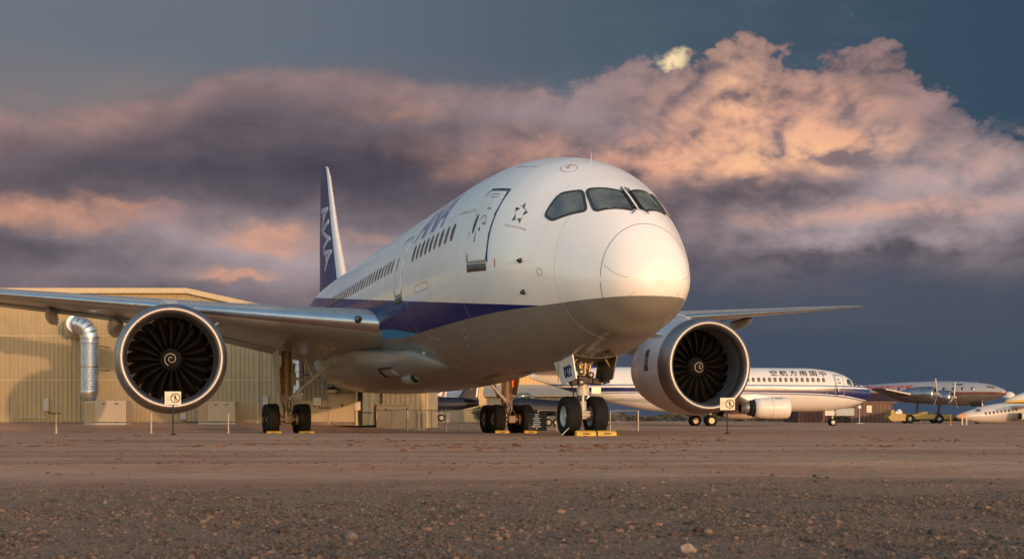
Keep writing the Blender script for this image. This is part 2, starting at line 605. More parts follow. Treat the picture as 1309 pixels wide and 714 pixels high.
def ground():
    ys = [-300, -120, -60, -30, -20] + list(np.arange(-16, -3, 0.5)) + [-1] + list(np.arange(0.5, 12, 0.09)) + list(np.arange(12, 24, 0.3)) + list(np.arange(24, 70, 0.8)) \
        + list(np.arange(70, 200, 6)) + [220, 260, 320, 450, 700, 1100, 1800, 3000, 5000]
    side = list(np.concatenate([np.arange(0, 6.5, 0.09), np.arange(6.5, 40, 0.8), np.arange(40, 130, 6), [150, 200, 320, 600, 1200, 2400, 5000]]))
    xs = sorted(set([-float(a) for a in side] + [float(a) for a in side]))
    vs = [(x, y, gz(x, y)) for y in ys for x in xs]
    n = len(xs)
    fs = [[j * n + i, j * n + i + 1, (j + 1) * n + i + 1, (j + 1) * n + i] for j in range(len(ys) - 1) for i in range(n - 1)]
    m = bpy.data.materials.new('desert_dirt'); m.use_nodes = True
    X.nt = m.node_tree
    p = m.node_tree.nodes['Principled BSDF']
    geo = m.node_tree.nodes.new('ShaderNodeNewGeometry')
    P = X(geo.outputs['Position'])
    gx, gy, g_z = sep(P)
    n1 = noi(P, 0.35, 5, 0.6)
    n2 = noi(P, 3.0, 6, 0.65)
    n3 = noi(P, 26.0, 4, 0.65)
    streak = noi(vec(gx * 0.10, gy * 1.0, 0.0), 0.8, 5, 0.6)          # tyre-dragged bands across the view
    dirt = mixc(smooth(streak, 0.32, 0.68), (0.35, 0.148, 0.075), (0.57, 0.290, 0.165))
    dirt = mixc(smooth(n1, 0.4, 0.7) * 0.5, dirt, (0.60, 0.335, 0.205))
    dirt = mixc(smooth(n2, 0.5, 0.75) * 0.5, dirt, (0.22, 0.088, 0.042))
    dirt = mixc(smooth(n3, 0.55, 0.7) * 0.35, dirt, (0.56, 0.35, 0.235))
    v1 = voro(P, 55.0)
    grav = mixc(smooth(n3, 0.3, 0.7), (0.22, 0.122, 0.073), (0.36, 0.212, 0.136))
    grav = mixc(smooth(v1, 0.1, 0.45), grav, (0.25, 0.142, 0.088))
    edge_y = 6.35 + 0.0
    gfac = smooth(gy + (n1 - 0.5) * 3.0 + (n2 - 0.5) * 2.2 - gx * 0.10, edge_y + 2.2, edge_y - 1.2)
    c = mixc(gfac, dirt, grav)
    m.node_tree.links.new(c.k, p.inputs['Base Color'])
    p.inputs['Roughness'].default_value = 0.92
    p.inputs['Specular IOR Level'].default_value = 0.2
    b = m.node_tree.nodes.new('ShaderNodeBump')
    b.inputs['Strength'].default_value = 0.9
    b.inputs['Distance'].default_value = 0.03
    hgt = n2 * 0.5 + n3 * 0.35 + voro(P, 18.0) * 0.3
    m.node_tree.links.new(hgt.k, b.inputs['Height'])
    m.node_tree.links.new(b.outputs[0], p.inputs['Normal'])
    mb = MB(); mb.add(vs, fs, 0, True)
    struct(mb.build('ground', m, fix=False))


ground()


def rock_shape(rng, sub=1):
    bm = bmesh.new()
    bmesh.ops.create_icosphere(bm, subdivisions=sub, radius=1.0)
    off = Vector((rng.uniform(0, 99), rng.uniform(0, 99), 0))
    for v in bm.verts:
        v.co *= 1 + 0.45 * noise.noise(v.co * 1.1 + off) + 0.2 * noise.noise(v.co * 2.7 + off)
        v.co.z *= 0.78
    bm.verts.index_update()
    r = ([v.co.copy() for v in bm.verts], [[v.index for v in f.verts] for f in bm.faces])
    bm.free()
    return r


def stone_mat():
    m = bpy.data.materials.new('stone'); m.use_nodes = True
    X.nt = m.node_tree
    p = m.node_tree.nodes['Principled BSDF']
    geo = m.node_tree.nodes.new('ShaderNodeNewGeometry')
    rnd = X(geo.outputs['Random Per Island'])
    P = X(geo.outputs['Position'])
    c = mixc(smooth(rnd, 0.1, 0.9), (0.075, 0.042, 0.027), (0.20, 0.125, 0.087))
    c = mixc(rnd.gt(0.985), c, (0.22, 0.155, 0.118))
    c = mixc(rnd.lt(0.16), c, (0.030, 0.020, 0.015))
    c = mixc(smooth(noi(P, 120, 3, 0.6), 0.45, 0.7) * 0.4, c, (0.16, 0.105, 0.075))
    m.node_tree.links.new(c.k, p.inputs['Base Color'])
    p.inputs['Roughness'].default_value = 0.85
    return m


M_stone = stone_mat()


def gravel():
    rng = random.Random(3)
    shapes = [rock_shape(rng, 1) for _ in range(10)]
    V, Fc = [], []
    octa = [Vector(p) for p in ((1, 0, 0), (0, 1, 0), (-1, 0, 0), (0, -1, 0), (0, 0, 1), (0, 0, -1))]
    octf = [[0, 1, 4], [1, 2, 4], [2, 3, 4], [3, 0, 4], [1, 0, 5], [2, 1, 5], [3, 2, 5], [0, 3, 5]]
    def put(x, y, r, small=False):
        if small:
            vs = [v * rng.uniform(0.65, 1.25) + Vector((rng.uniform(-.2, .2), rng.uniform(-.2, .2), 0)) for v in octa]; fs = octf
        else:
            vs, fs = shapes[rng.randrange(len(shapes))]
        a = rng.uniform(0, 6.28); ca, sa = math.cos(a), math.sin(a)
        sx, sy, sz = r * rng.uniform(0.8, 1.4), r * rng.uniform(0.7, 1.1), r * rng.uniform(0.55, 1.0)
        z = gz(x, y) + sz * 0.30
        o = len(V)
        for v in vs:
            px, py = v.x * sx, v.y * sy
            V.append((x + px * ca - py * sa, y + px * sa + py * ca, z + v.z * sz))
        for f in fs:
            Fc.append([i + o for i in f])
    for k in range(150000):
        y = 3.0 + 5.8 * rng.random() ** 1.15
        w = y * 0.44 + 0.1
        x = rng.uniform(-w, w)
        lim = 6.2 + 0.10 * x + 1.0 * noise.noise(Vector((x * 0.6, y * 0.6, 5)))
        if rng.random() < sst(-1.8, 1.9, y - lim):
            continue
        if noise.noise(Vector((x * 1.3, y * 1.3, 31.0))) < -0.12 and rng.random() < 0.7:
            continue
        big = k % 9 == 0
        r = 0.0036 + 0.003 * rng.random() + 0.009 * rng.random() ** 12 if big else 0.0019 + 0.0028 * rng.random() ** 1.4
        put(x, y, r, not big)
    for _ in range(9000):                                   # pebbles and clods in lines on the dirt
        y = 6.5 + 26 * rng.random() ** 1.25
        w = y * 0.45
        band = 0.10 + 2.2 * max(0, noise.noise(Vector((0.2, y * 0.8, 2))) * 0.6 + 0.5 * noise.noise(Vector((3.3, y * 0.8, 2)))) ** 1.5
        if rng.random() > band:
            continue
        x = rng.uniform(-w, w)
        if noise.noise(Vector((x * 0.35, y * 0.5, 8))) < -0.12:
            continue
        put(x, y, 0.004 + 0.013 * rng.random() ** 3 + 0.012 * rng.random() ** 12)
    mb = MB(); mb.add(V, Fc, 0, False)
    o = mb.build('gravel', M_stone, fix=False)
    struct(o, 'stuff')


gravel()


def clods():
    """lumps of red earth thrown up along the graded ruts"""
    rg = random.Random(8)
    shapes = [rock_shape(rg, 1) for _ in range(8)]
    V, Fc = [], []
    for yc, sg, n, rmax in ((17.2, 0.9, 1500, 0.045), (9.4, 0.35, 900, 0.016), (12.6, 0.7, 900, 0.022), (24.0, 1.5, 700, 0.05), (30.0, 1.5, 300, 0.05)):
        for _ in range(n):
            y = rg.gauss(yc, sg)
            x = rg.uniform(-1, 1) * (y * 0.45)
            y += 0.5 * math.sin(x * 0.25 + yc)
            if noise.noise(Vector((x * 0.45, yc, 6.0))) < rg.uniform(-0.25, 0.35) or y < 7:
                continue
            vs, fs = shapes[rg.randrange(8)]
            r = rmax * (0.25 + 0.75 * rg.random() ** 3)
            o = len(V); z = gz(x, y)
            sx, sy, sz = r * rg.uniform(1, 1.8), r, r * rg.uniform(0.35, 0.7)
            V.extend((x + v.x * sx, y + v.y * sy, z + v.z * sz + sz * 0.15) for v in vs)
            Fc.extend([i + o for i in f] for f in fs)
    mb = MB(); mb.add(V, Fc, 0, False)
    struct(mb.build('earth_clods', mat('red_earth', (0.145, 0.075, 0.044), 0.95, var=0.45, scale=2.5, spec=0.1), fix=False), 'stuff')


clods()
rng = random.Random(11)
for px, py, r, lab in ((267, 652, 6, 'small dark upright stone on the gravel, lower left below the left engine'),
                       (362, 676, 8, 'rounded dark stone on the gravel, nearest the bottom edge left of centre'),
                       (448, 682, 10, 'flat wide grey stone lying in the gravel below the main wheels'),
                       (893, 593 + 80, 7, 'dark blunt stone in the gravel below the right engine'),
                       (880, 700, 11, 'pale angular stone at the very bottom edge right of centre'),
                       (783, 633, 6, 'dark stone on the edge between dirt and gravel below the nose'),
                       (1192, 676, 7, 'dark stone in the gravel at the lower right')):
    d = FPX * CAMH / (py + 4 - 537.0)
    c = at(px, d)
    vs, fs = rock_shape(rng, 2)
    s_ = r / FPX * d
    mb = MB(); mb.add([v * s_ for v in vs], fs, 0, False)
    o = mb.build('stone', mat('pale_stone', (0.30, 0.22, 0.17), 0.9, var=0.3, scale=30) if 'pale' in lab else mat('grey_stone', (0.12, 0.095, 0.08), 0.9, var=0.3, scale=30) if 'grey' in lab else mat('dark_stone', (0.045, 0.033, 0.027), 0.9, var=0.3, scale=30), loc=(c.x, c.y, gz(c.x, c.y) + s_ * 0.3))
    o.rotation_euler = (0, 0, rng.uniform(0, 6))
    tag(o, lab, 'stone', 'loose stones on the gravel')

# ================================================================== the wide-body airliner
# local frame: -x starboard, +y aft of the nose gear, z up
PSI = 0.300
plane = thing('airliner', (1.819, 31.684, 0.0), PSI, 'huge white twin engine airliner with blue stripe and grey belly, parked nose on', 'airplane')
S0 = -4.839
UC = [0, .08, .25, .5, .9, 1.5, 2.2, 3, 4, 5, 6.5, 8, 10, 34, 44, 51, 55.6]
F_c = [3.47, 3.842, 4.147, 4.492, 4.914, 5.412, 5.88, 6.321, 6.806, 7.133, 7.43, 7.591, 7.646, 7.671, 7.601, 7.321, 6.75]
F_k = [3.47, 3.174, 2.953, 2.751, 2.564, 2.341, 2.226, 2.066, 1.911, 1.807, 1.758, 1.746, 1.742, 1.746, 3.199, 5.001, 6.35]
F_w = [0.0, 0.424, 0.719, 0.94, 1.155, 1.418, 1.675, 1.973, 2.321, 2.56, 2.753, 2.845, 2.89, 2.905, 2.042, 0.9, 0.15]
F_z = [3.47, 3.5, 3.501, 3.526, 3.578, 3.682, 3.859, 4.08, 4.31, 4.437, 4.554, 4.602, 4.634, 4.67, 5.342, 6.111, 6.55]
UG = np.concatenate([np.linspace(0, 1, 400) ** 2, np.linspace(1.001, 55.6, 5000)])
TC, TK, TW, TZ = [pch(UG, UC, a) for a in (F_c, F_k, F_w, F_z)]


def fpt(s, th):
    u = s - S0
    c, k, w, z = (float(np.interp(u, UG, T)) for T in (TC, TK, TW, TZ))
    si = math.sin(th)
    return Vector((-w * math.cos(th), s, z + ((c - z) if si > 0 else (z - k)) * si))


def fsurf(s, th, off=0.0):
    """fuselage skin; th in degrees: 0 starboard, 90 crown, 180 port"""
    a = R(th)
    p = fpt(s, a)
    if off:
        n = (fpt(s + 0.01, a) - fpt(s - 0.01, a)).cross(fpt(s, a + 0.01) - fpt(s, a - 0.01)).normalized()
        c = Vector((0, s, float(np.interp(s - S0, UG, TZ))))
        if n.dot(p - c) < 0:
            n = -n
        p = p + n * off
    return p


def th_of(s, z):
    u = s - S0
    c, k, zc = (float(np.interp(u, UG, T)) for T in (TC, TK, TZ))
    r = (z - zc) / (c - zc) if z > zc else (z - zc) / (zc - k)
    return math.degrees(math.asin(max(-1, min(1, r))))


def fuselage_mat():
    m = bpy.data.materials.new('fuselage_livery'); m.use_nodes = True
    X.nt = m.node_tree
    p = m.node_tree.nodes['Principled BSDF']
    tc = m.node_tree.nodes.new('ShaderNodeTexCoord')
    o = X(tc.outputs['Object'])
    ox, oy, oz = sep(o)
    n = noi(o, 0.6, 4, 0.6)
    white = mixc(smooth(n, 0.35, 0.7), (0.77, 0.77, 0.775), (0.80, 0.80, 0.80))
    grime = smooth(noi(vec(ox * 0.4, oy * 3.2, oz * 0.35), 1.3, 6, 0.7), 0.52, 0.8)
    white = mixc(grime * 0.16, white, (0.55, 0.53, 0.50))
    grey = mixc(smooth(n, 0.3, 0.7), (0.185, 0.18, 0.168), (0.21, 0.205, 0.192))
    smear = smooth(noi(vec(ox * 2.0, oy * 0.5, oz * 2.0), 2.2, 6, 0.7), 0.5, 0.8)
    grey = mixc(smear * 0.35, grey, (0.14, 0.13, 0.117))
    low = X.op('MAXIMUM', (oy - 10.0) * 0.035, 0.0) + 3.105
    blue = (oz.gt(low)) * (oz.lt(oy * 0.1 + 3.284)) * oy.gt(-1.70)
    tq = oz.lt(curve(oy, [(8.1, 3.10), (9.1, 3.19), (11.6, 3.45), (14.0, 3.6), (20, 3.85), (30, 4.1)])) * oy.gt(8.1)
    bl = mixc(tq, (0.001, 0.014, 0.13), (0.008, 0.24, 0.50))
    c = mixc(oz.lt(low), white, grey)
    c = mixc(blue, c, bl)
    m.node_tree.links.new(c.k, p.inputs['Base Color'])
    m.node_tree.links.new(((n - 0.5) * 0.10 + 0.27).k, p.inputs['Roughness'])
    m.node_tree.links.new((0.22 - blue * 0.20).k, p.inputs['Coat Weight'])
    m.node_tree.links.new((0.5 - blue * 0.36).k, p.inputs['Specular IOR Level'])
    p.inputs['Coat Roughness'].default_value = 0.06
    return m


M_fus = fuselage_mat()
us = np.concatenate([[0.0015, 0.006], np.linspace(0.12, 1.0, 26) ** 2, np.linspace(1.04, 3.2, 60), np.linspace(3.26, 10, 70), np.linspace(10.4, 55.6, 70)])
NS = 256
# cockpit windows: (u, th) outlines, starboard side
W_side = [(2.94, 32.5), (2.97, 46.5), (2.94, 50.5), (2.56, 59.6), (2.40, 58.8), (1.95, 50.6), (1.92, 48.0), (2.60, 32.0), (2.72, 31.4)]
W_front = [(2.38, 62.6), (2.43, 65.5), (2.35, 69.0), (2.05, 81.5), (1.95, 85.8), (1.84, 86.6), (1.26, 84.5), (1.20, 81.5), (1.62, 55.6), (1.74, 54.6)]


def smooth_poly(pts, n=3):
    """Chaikin corner cutting"""
    for _ in range(n):
        q = []
        for i in range(len(pts)):
            a, b = pts[i], pts[(i + 1) % len(pts)]
            q += [(a[0] * .87 + b[0] * .13, a[1] * .87 + b[1] * .13), (a[0] * .13 + b[0] * .87, a[1] * .13 + b[1] * .87)]
        pts = q
    return pts


W_side, W_front = smooth_poly(W_side, 2), smooth_poly(W_front, 2)


def inside(x, y, P):
    c = False
    for i in range(len(P)):
        (x0, y0), (x1, y1) = P[i], P[i - 1]
        if (y0 > y) != (y1 > y) and x < (x1 - x0) * (y - y0) / (y1 - y0) + x0:
            c = not c
    return c


mb = MB()
rings = [[fpt(u + S0, 2 * PI * k / NS) for k in range(NS)] for u in us]
vs_ = [p for r_ in rings for p in r_]
fs_ = []
for i in range(len(us) - 1):
    um = (us[i] + us[i + 1]) / 2
    for k in range(NS):
        th = 360.0 * (k + 0.5) / NS
        if 1.1 < um < 3.05 and 28 < th < 152:
            t_ = min(th, 180 - th)
            if inside(um, t_, W_side) or inside(um, t_, W_front):
                continue                                     # window opening
        a, b = i * NS + k, i * NS + (k + 1) % NS
        fs_.append([a, b, b + NS, a + NS])
mb.add(vs_, fs_, 0, True)
mb.add(rings[0], [list(range(NS))[::-1]]); mb.add(rings[-1], [list(range(NS))])
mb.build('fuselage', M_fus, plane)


def skin_patch(name, pts, m, parent=plane, off=0.010, port=False, cuts=(0.15, 4.0)):
    """pts: (s, th) outline"""
    bm = cut(cut(poly_bm(pts), cuts[0], 0), cuts[1], 1)
    fn = (lambda a, b, o: fsurf(a, 180 - b, o)) if port else (lambda a, b, o: fsurf(a, b, o))
    return wrap(bm, fn, name, m, parent, off)


def ring_strip(name, pts, w, m, parent=plane, off=0.006, closed=True, dense=6):
    """thin raised line along a path of (s, th) on the skin"""
    P = []
    n = len(pts)
    for i in range(n if closed else n - 1):
        a, b = pts[i], pts[(i + 1) % n]
        for k in range(dense):
            f = k / dense
            P.append((a[0] + (b[0] - a[0]) * f, a[1] + (b[1] - a[1]) * f))
    if not closed:
        P.append(pts[-1])
    rr = [(fsurf(a, b, off), fsurf(a, b, off + 0.05)) for a, b in P]
    vs, fs = [], []
    N = len(P)
    for i in range(N):
        p0 = rr[(i - 1) % N][0] if closed or i > 0 else rr[i][0]
        p1 = rr[(i + 1) % N][0] if closed or i < N - 1 else rr[i][0]
        t = (p1 - p0).normalized(); nn = (rr[i][1] - rr[i][0]).normalized(); side = t.cross(nn).normalized() * w / 2
        q = rr[i][0]
        vs += [q + side, q - side, q - side - nn * (off + 0.004), q + side - nn * (off + 0.004)]
    for i in range(N if closed else N - 1):
        j = (i + 1) % N
        for k in range(4):
            fs.append([i * 4 + k, i * 4 + (k + 1) % 4, j * 4 + (k + 1) % 4, j * 4 + k])
    mb = MB(); mb.add(vs, fs)
    return mb.build(name, m, parent)


def grow(pts, ds, dt):
    cx = sum(p[0] for p in pts) / len(pts); cy = sum(p[1] for p in pts) / len(pts)
    mx = max(abs(p[0] - cx) for p in pts); my = max(abs(p[1] - cy) for p in pts)
    return [(cx + (p[0] - cx) * (1 + ds / mx), cy + (p[1] - cy) * (1 + dt / my)) for p in pts]


for W in (W_side, W_front):
    P0 = [(a + S0, b) for a, b in W]
    for port in (False, True):
        skin_patch('cockpit_window', grow(P0, 0.02, 0.8), M_clear, plane, 0.010, port, (0.08, 3.0))
        PP = grow(P0, 0.012, 0.5)
        ring_strip('window_seal', [(a, 180 - b) for a, b in PP] if port else PP, 0.075, M_seal, off=0.013, dense=2)
# what shows through the glass: bulkhead, glare shield, two seats with headrests
M_int = mat('cockpit_lining', (0.62, 0.66, 0.60), 0.7, var=0.2, scale=1.5)
M_seat = mat('seat_cover', (0.50, 0.50, 0.46), 0.8, var=0.25, scale=4)
mb = MB()
def inner(u, f_):
    zc_ = float(np.interp(u, UG, TZ)); return [Vector((p.x * f_, p.y, zc_ + (p.z - zc_) * f_)) for p in (fpt(u + S0, 2 * PI * k / 40) for k in range(40))]
mb.loft([inner(3.9, 0.95), inner(3.95, 0.95)], 0, True, False); mb.build('cockpit_bulkhead', M_int, plane)
mb = MB(); mb.box((0, S0 + 2.95, 4.35), (2.2, 1.8, 0.05)); mb.build('cockpit_floor', M_well, plane)
mb = MB(); mb.loft([[Vector((-w_, S0 + u_, z0_)), Vector((w_, S0 + u_, z0_)), Vector((w_, S0 + u_, z0_ - d_)), Vector((-w_, S0 + u_, z0_ - d_))] for u_, w_, z0_, d_ in ((1.4, 0.5, 4.88, 0.2), (1.95, 0.82, 5.02, 0.25), (2.0, 0.82, 4.98, 0.5))], 0, True, False); mb.build('glare_shield', M_black, plane)
for x in (-0.55, 0.55):
    mb = MB()
    mb.box((x, S0 + 2.95, 4.95), (0.50, 0.16, 0.95), bev=0.06)
    mb.box((x, S0 + 2.7, 4.62), (0.50, 0.5, 0.14), bev=0.05)
    st_ = mb.build('pilot_seat', M_seat, plane)
    mb = MB(); mb.box((x, S0 + 2.95, 5.52), (0.30, 0.13, 0.22), bev=0.05); mb.build('headrest', M_seat, st_)
mb = MB(); mb.box((0, S0 + 3.1, 5.98), (0.7, 0.6, 0.08), bev=0.03); mb.build('overhead_panel', M_well, plane)
# wipers on the centre post
for sg in (1, -1):
    mb = MB()
    A = lambda u, th, o: fsurf(u + S0, 90 - sg * (90 - th), o)
    mb.tube([A(1.24, 86.5, 0.05), A(1.6, 86.8, 0.05), A(2.05, 87.2, 0.045)], 0.016, 6)
    mb.tube([A(1.24, 86.5, 0.05), A(1.12, 84.5, 0.06), A(1.05, 80 if sg > 0 else 82, 0.05)], 0.013, 6)
    mb.tube([A(1.24, 86.5, 0.0), A(1.24, 86.5, 0.06)], 0.03, 8)
    mb.tube([A(1.18, 88.0, 0.03), A(2.15, 88.3, 0.03)], 0.012, 6)
    mb.build('wiper', M_black, plane)

# radome seam
seam = [(0.775 + S0 + 0.25 * max(0, -math.sin(R(t))) ** 1.5, t) for t in range(0, 360, 6)]
ring_strip('radome_seam', seam, 0.018, M_line, off=0.003, dense=2)
for th in (8, 172):
    ring_strip('lightning_strip', [(0.72 + S0, th + (6 if th < 90 else -6)), (0.2 + S0, th - (8 if th < 90 else -8))], 0.008, M_line, off=0.003, closed=False, dense=8)
for th in (-40, 220):
    ring_strip('lightning_strip', [(0.85 + S0, th), (0.12 + S0, th)], 0.008, M_line, off=0.003, closed=False, dense=8)

# passenger doors
def door(s0_, s1_, z0, z1, blue=False, win=True):
    t0, t1 = th_of((s0_ + s1_) / 2, z0), th_of((s0_ + s1_) / 2, z1)
    r_s, r_t = 0.10, 3.0
    P = []
    for cx, cy, a0 in ((s1_ - r_s, t1 - r_t, 0), (s0_ + r_s, t1 - r_t, 90), (s0_ + r_s, t0 + r_t, 180), (s1_ - r_s, t0 + r_t, 270)):
        for k in range(5):
            a = R(a0 + 22.5 * k); P.append((cx + r_s * math.cos(a), cy + r_t * math.sin(a)))
    d = skin_patch('door', P, M_white, plane, 0.012)
    ring_strip('door_seal', P, 0.030, M_line, d, 0.016, dense=3)
    if blue:
        ring_strip('door_outline', [(s0_ - 0.05, t0 - 0.5), (s0_ - 0.05, t1 + 1.0), (s1_ - 0.1, t1 + 1.0)], 0.038, M_blue, d, 0.018, closed=False, dense=24)
    skin_patch('door_sill', [(s0_ + 0.02, t0 - 5.0), (s1_ - 0.02, t0 - 5.0), (s1_ - 0.02, t0 - 0.9), (s0_ + 0.02, t0 - 0.9)], M_well, d, 0.016)
    return d, t0, t1


d1, ta, tb = door(0.12, 1.36, 4.42, 6.28, True)
m_ = 0.70
def pill(sc, thc, hs, ht):
    return [(sc + hs * math.cos(R(a)), thc + ht * math.sin(R(a)) * (1.0)) for a in range(0, 360, 24)]
skin_patch('door_window', pill(1.12, 19.5, 0.085, 5.6), M_cabin, d1, 0.018)
ring_strip('door_handle', rrect(0.45, 0.95, 35.5, 37.6, 0.5 * 0.4), 0.018, M_line, d1, 0.016, dense=3)
skin_patch('door_plate', pill(0.74, 16.2, 0.045, 1.0), M_black, d1, 0.016)
ring_strip('door_lever', [(0.48, 21.0), (0.56, 23.4), (0.72, 24.0), (0.86, 21.8)], 0.03, M_line, d1, 0.016, closed=False)
skin_patch('door_placard', [(0.42, 27.5), (0.70, 27.5), (0.70, 29.0), (0.42, 29.0)], M_logo2, d1, 0.016)
skin_patch('door_placard', [(0.40, 18.6), (0.66, 18.6), (0.66, 20.4), (0.40, 20.4)], M_logo2, d1, 0.016)
skin_patch('door_placard', [(0.86, 9.5), (0.95, 9.5), (0.95, 14.5), (0.86, 14.5)], M_logo2, d1, 0.016)
d2, _, _ = door(8.70, 9.76, 4.36, 6.22)
skin_patch('door_window', pill(9.66, 15.3, 0.07, 4.0), M_cabin, d2, 0.018)
ring_strip('service_hatch', [(5.2, -8.5), (6.9, -8.5), (6.9, -4.5), (5.2, -4.5)], 0.015, M_line, off=0.004, dense=8)
ring_strip('crown_seam', [(0.2, 63), (0.9, 62.0), (1.7, 63)], 0.02, M_line, off=0.004, closed=False, dense=8)

# barrel joints
for sj in (-2.62, 2.2, 8.2, 16.5):
    ring_strip('barrel_joint', [(sj, th) for th in range(-75, 100, 5)], 0.010, M_logo2, off=0.002, closed=False, dense=2)
# cabin windows
for s_ in [2.86 + 0.563 * k for k in range(9)] + [10.58 + 0.563 * k for k in range(26)]:
    ht = 5.0 if s_ < 8.5 else 4.6
    tc_ = th_of(s_, 5.485)
    skin_patch('window', pill(s_, tc_, 0.125, ht), M_cabin2 if int(s_ * 37) % 5 in (1, 3) else M_cabin, plane, 0.014, cuts=(0.5, 2.5))

# airline letters on the starboard side (reading towards the nose)
RB = 2.95
def onside(s_left, th0):
    return lambda a, b, o: fsurf(s_left - a, th0 + math.degrees(b / RB), o)
bm = text_bm('ANA', 1.75, 0.32, 0.92, 0.035)
cut(cut(bm, 0.3, 0), 0.12, 1)
wrap(bm, onside(8.0, 25.2), 'airline_letters', M_ana, plane, 0.005)
bm = text_bm('Inspiration of JAPAN', 0.16, 0.2)
cut(bm, 0.2, 0)
wrap(bm, onside(2.85, 27.0), 'slogan_lettering', M_logo2, plane, 0.004)['kind'] = 'stuff'
# alliance star: five folded arrowheads round an open centre, and its line of small print
for k in range(5):
    a = R(90 + 72 * k)
    ca, sa = math.cos(a), math.sin(a)
    for mm, poly in ((M_logo, [(0.10, -0.075), (0.27, -0.02), (0.16, 0.03)]), (M_logo2, [(0.27, -0.02), (0.16, 0.03), (0.13, 0.115)])):
        P = [(-1.0 - (x * ca - y * sa) * 1.12, 27.8 + math.degrees((x * sa + y * ca) / 2.35) * 1.12) for x, y in poly]
        skin_patch('alliance_star', P, mm, plane, 0.004, cuts=(0.3, 2.0))
bm = text_bm('A STAR ALLIANCE MEMBER', 0.075)
wrap(bm, lambda a, b, o: fsurf(-0.55 - a, 18.6 + math.degrees(b / 2.35), o), 'alliance_lettering', M_logo2, plane, 0.004)

# probes and small fittings
for s_, th in ((-1.41, 0.5), (-1.35, -19.4)):
    p0 = fsurf(s_, th); q = fsurf(s_, th, 0.09)
    mb = MB(); mb.tube([p0, q], [0.07, 0.03], 10); mb.tube([q, q + Vector((0, -0.16, 0))], [0.024, 0.014], 8)
    mb.build('pitot_probe', M_black, plane)
ring_strip('static_port', pill(-2.10, -4.2, 0.09, 2.6), 0.015, M_line, off=0.004, dense=2)
ring_strip('roof_hatch', pill(-1.0, 71.0, 0.28, 5.0), 0.014, M_line, off=0.004, dense=2)
mb = MB(); c_ = fsurf(-1.0, 72, 0.0); mb.tube([c_, fsurf(-1.0, 72, 0.05)], [0.10, 0.05], 10); mb.build('roof_fitting', M_grey2, plane)
mb = MB(); mb.tube([fsurf(-0.6, 90), fsurf(-0.55, 90, 0.22)], [0.012, 0.006], 6); mb.build('crown_antenna', M_grey2, plane)
skin_patch('red_marker', [(-0.35, -4.6), (-0.31, -4.6), (-0.31, -0.2), (-0.35, -0.2)], M_red, plane, 0.010)
for s_, th in ((3.2, -38), (3.6, -43), (4.0, -48), (2.6, -52), (6.4, -40), (6.2, -46)):
    skin_patch('belly_placard', [(s_, th), (s_ + 0.22, th), (s_ + 0.22, th + 1.1), (s_, th + 1.1)], M_logo2, plane, 0.004)
mb = MB()
for s_, th in ((9.3, -47),):
    c_ = fsurf(s_, th, 0.0); mb.tube([c_, fsurf(s_, th, 0.08)], [0.11, 0.07], 10)
mb.build('drain_mast', M_grey2, plane)
mb = MB(); mb.prism([(-0.02, -2.0, 2.28), (-0.02, -1.75, 2.28), (-0.02, -1.65, 2.0), (-0.02, -1.78, 2.0)], (0.04, 0, 0)); mb.build('blade_antenna', M_black, plane)

# wing to body fairing
FS = [8.5, 8.9, 9.5, 10.5, 12, 14, 18, 22, 26, 29, 31.5]
FB = [1.98, 1.86, 1.76, 1.67, 1.60, 1.54, 1.49, 1.50, 1.62, 1.95, 2.5]
FW = [1.1, 1.85, 2.25, 2.42, 2.52, 2.72, 3.15, 3.25, 3.15, 2.75, 2.0]
FT = [2.05, 2.3, 2.5, 2.62, 2.66, 2.78, 3.1, 3.3, 3.4, 3.2, 3.0]


def fair_pt(s, a, off=0.0):
    zb, w, zt = (float(pch(s, FS, q)[0]) for q in (FB, FW, FT))
    w += off; zb -= off
    e = 2.0 / 2.7
    c, si = math.cos(a), math.sin(a)
    x = w * math.copysign(abs(c) ** e, c)
    z = zt + (zt - zb) * math.copysign(abs(si) ** e, si) if si < 0 else zt + 0.22 * si
    return Vector((-x, s, z))


mb = MB()
mb.loft([[fair_pt(s, 2 * PI * k / 80) for k in range(80)] for s in np.linspace(8.5, 31.5, 64)], 0, True, True)
mb.build('body_fairing', M_fair, plane)
# ram air inlet and scoop on the fairing side
def fairpatch(name, pts, m, off, parent=plane):
    bm = cut(cut(poly_bm(pts), 0.2, 0), 0.1, 1)
    return wrap(bm, lambda a, b, o: fair_pt(a, b, o), name, m, parent, off)
fairpatch('air_inlet', [(12.3, -0.62), (13.9, -0.66), (13.9, -0.34), (12.6, -0.30)], M_fair, 0.05)
fairpatch('air_inlet_opening', [(13.5, -0.64), (13.95, -0.64), (13.95, -0.36), (13.72, -0.36)], M_black, 0.06)
fairpatch('air_inlet_opening', [(12.45, -0.35), (13.9, -0.38), (13.9, -0.33), (12.5, -0.30)], M_black, 0.062)
mb = MB()
c0 = fair_pt(11.6, -0.86)
mb.tube([fair_pt(11.3, -0.84, -0.10), fair_pt(11.35, -0.84, 0.0), fair_pt(12.4, -0.84, -0.02), fair_pt(13.4, -0.84, -0.16)], [0.20, 0.24, 0.23, 0.08], 16, cap=True)
mb.build('air_scoop', M_fair, plane)
mb = MB(); mb.tube([fair_pt(11.24, -0.84, -0.04), fair_pt(11.345, -0.84, 0.0)], [0.17, 0.20], 14); mb.build('scoop_mouth', M_black, plane)


# ------------------------------------------------------------------ wings
def naca(x, tc):
    return 5 * tc * (0.2969 * math.sqrt(x) - 0.1260 * x - 0.3516 * x * x + 0.2843 * x ** 3 - 0.1036 * x ** 4)


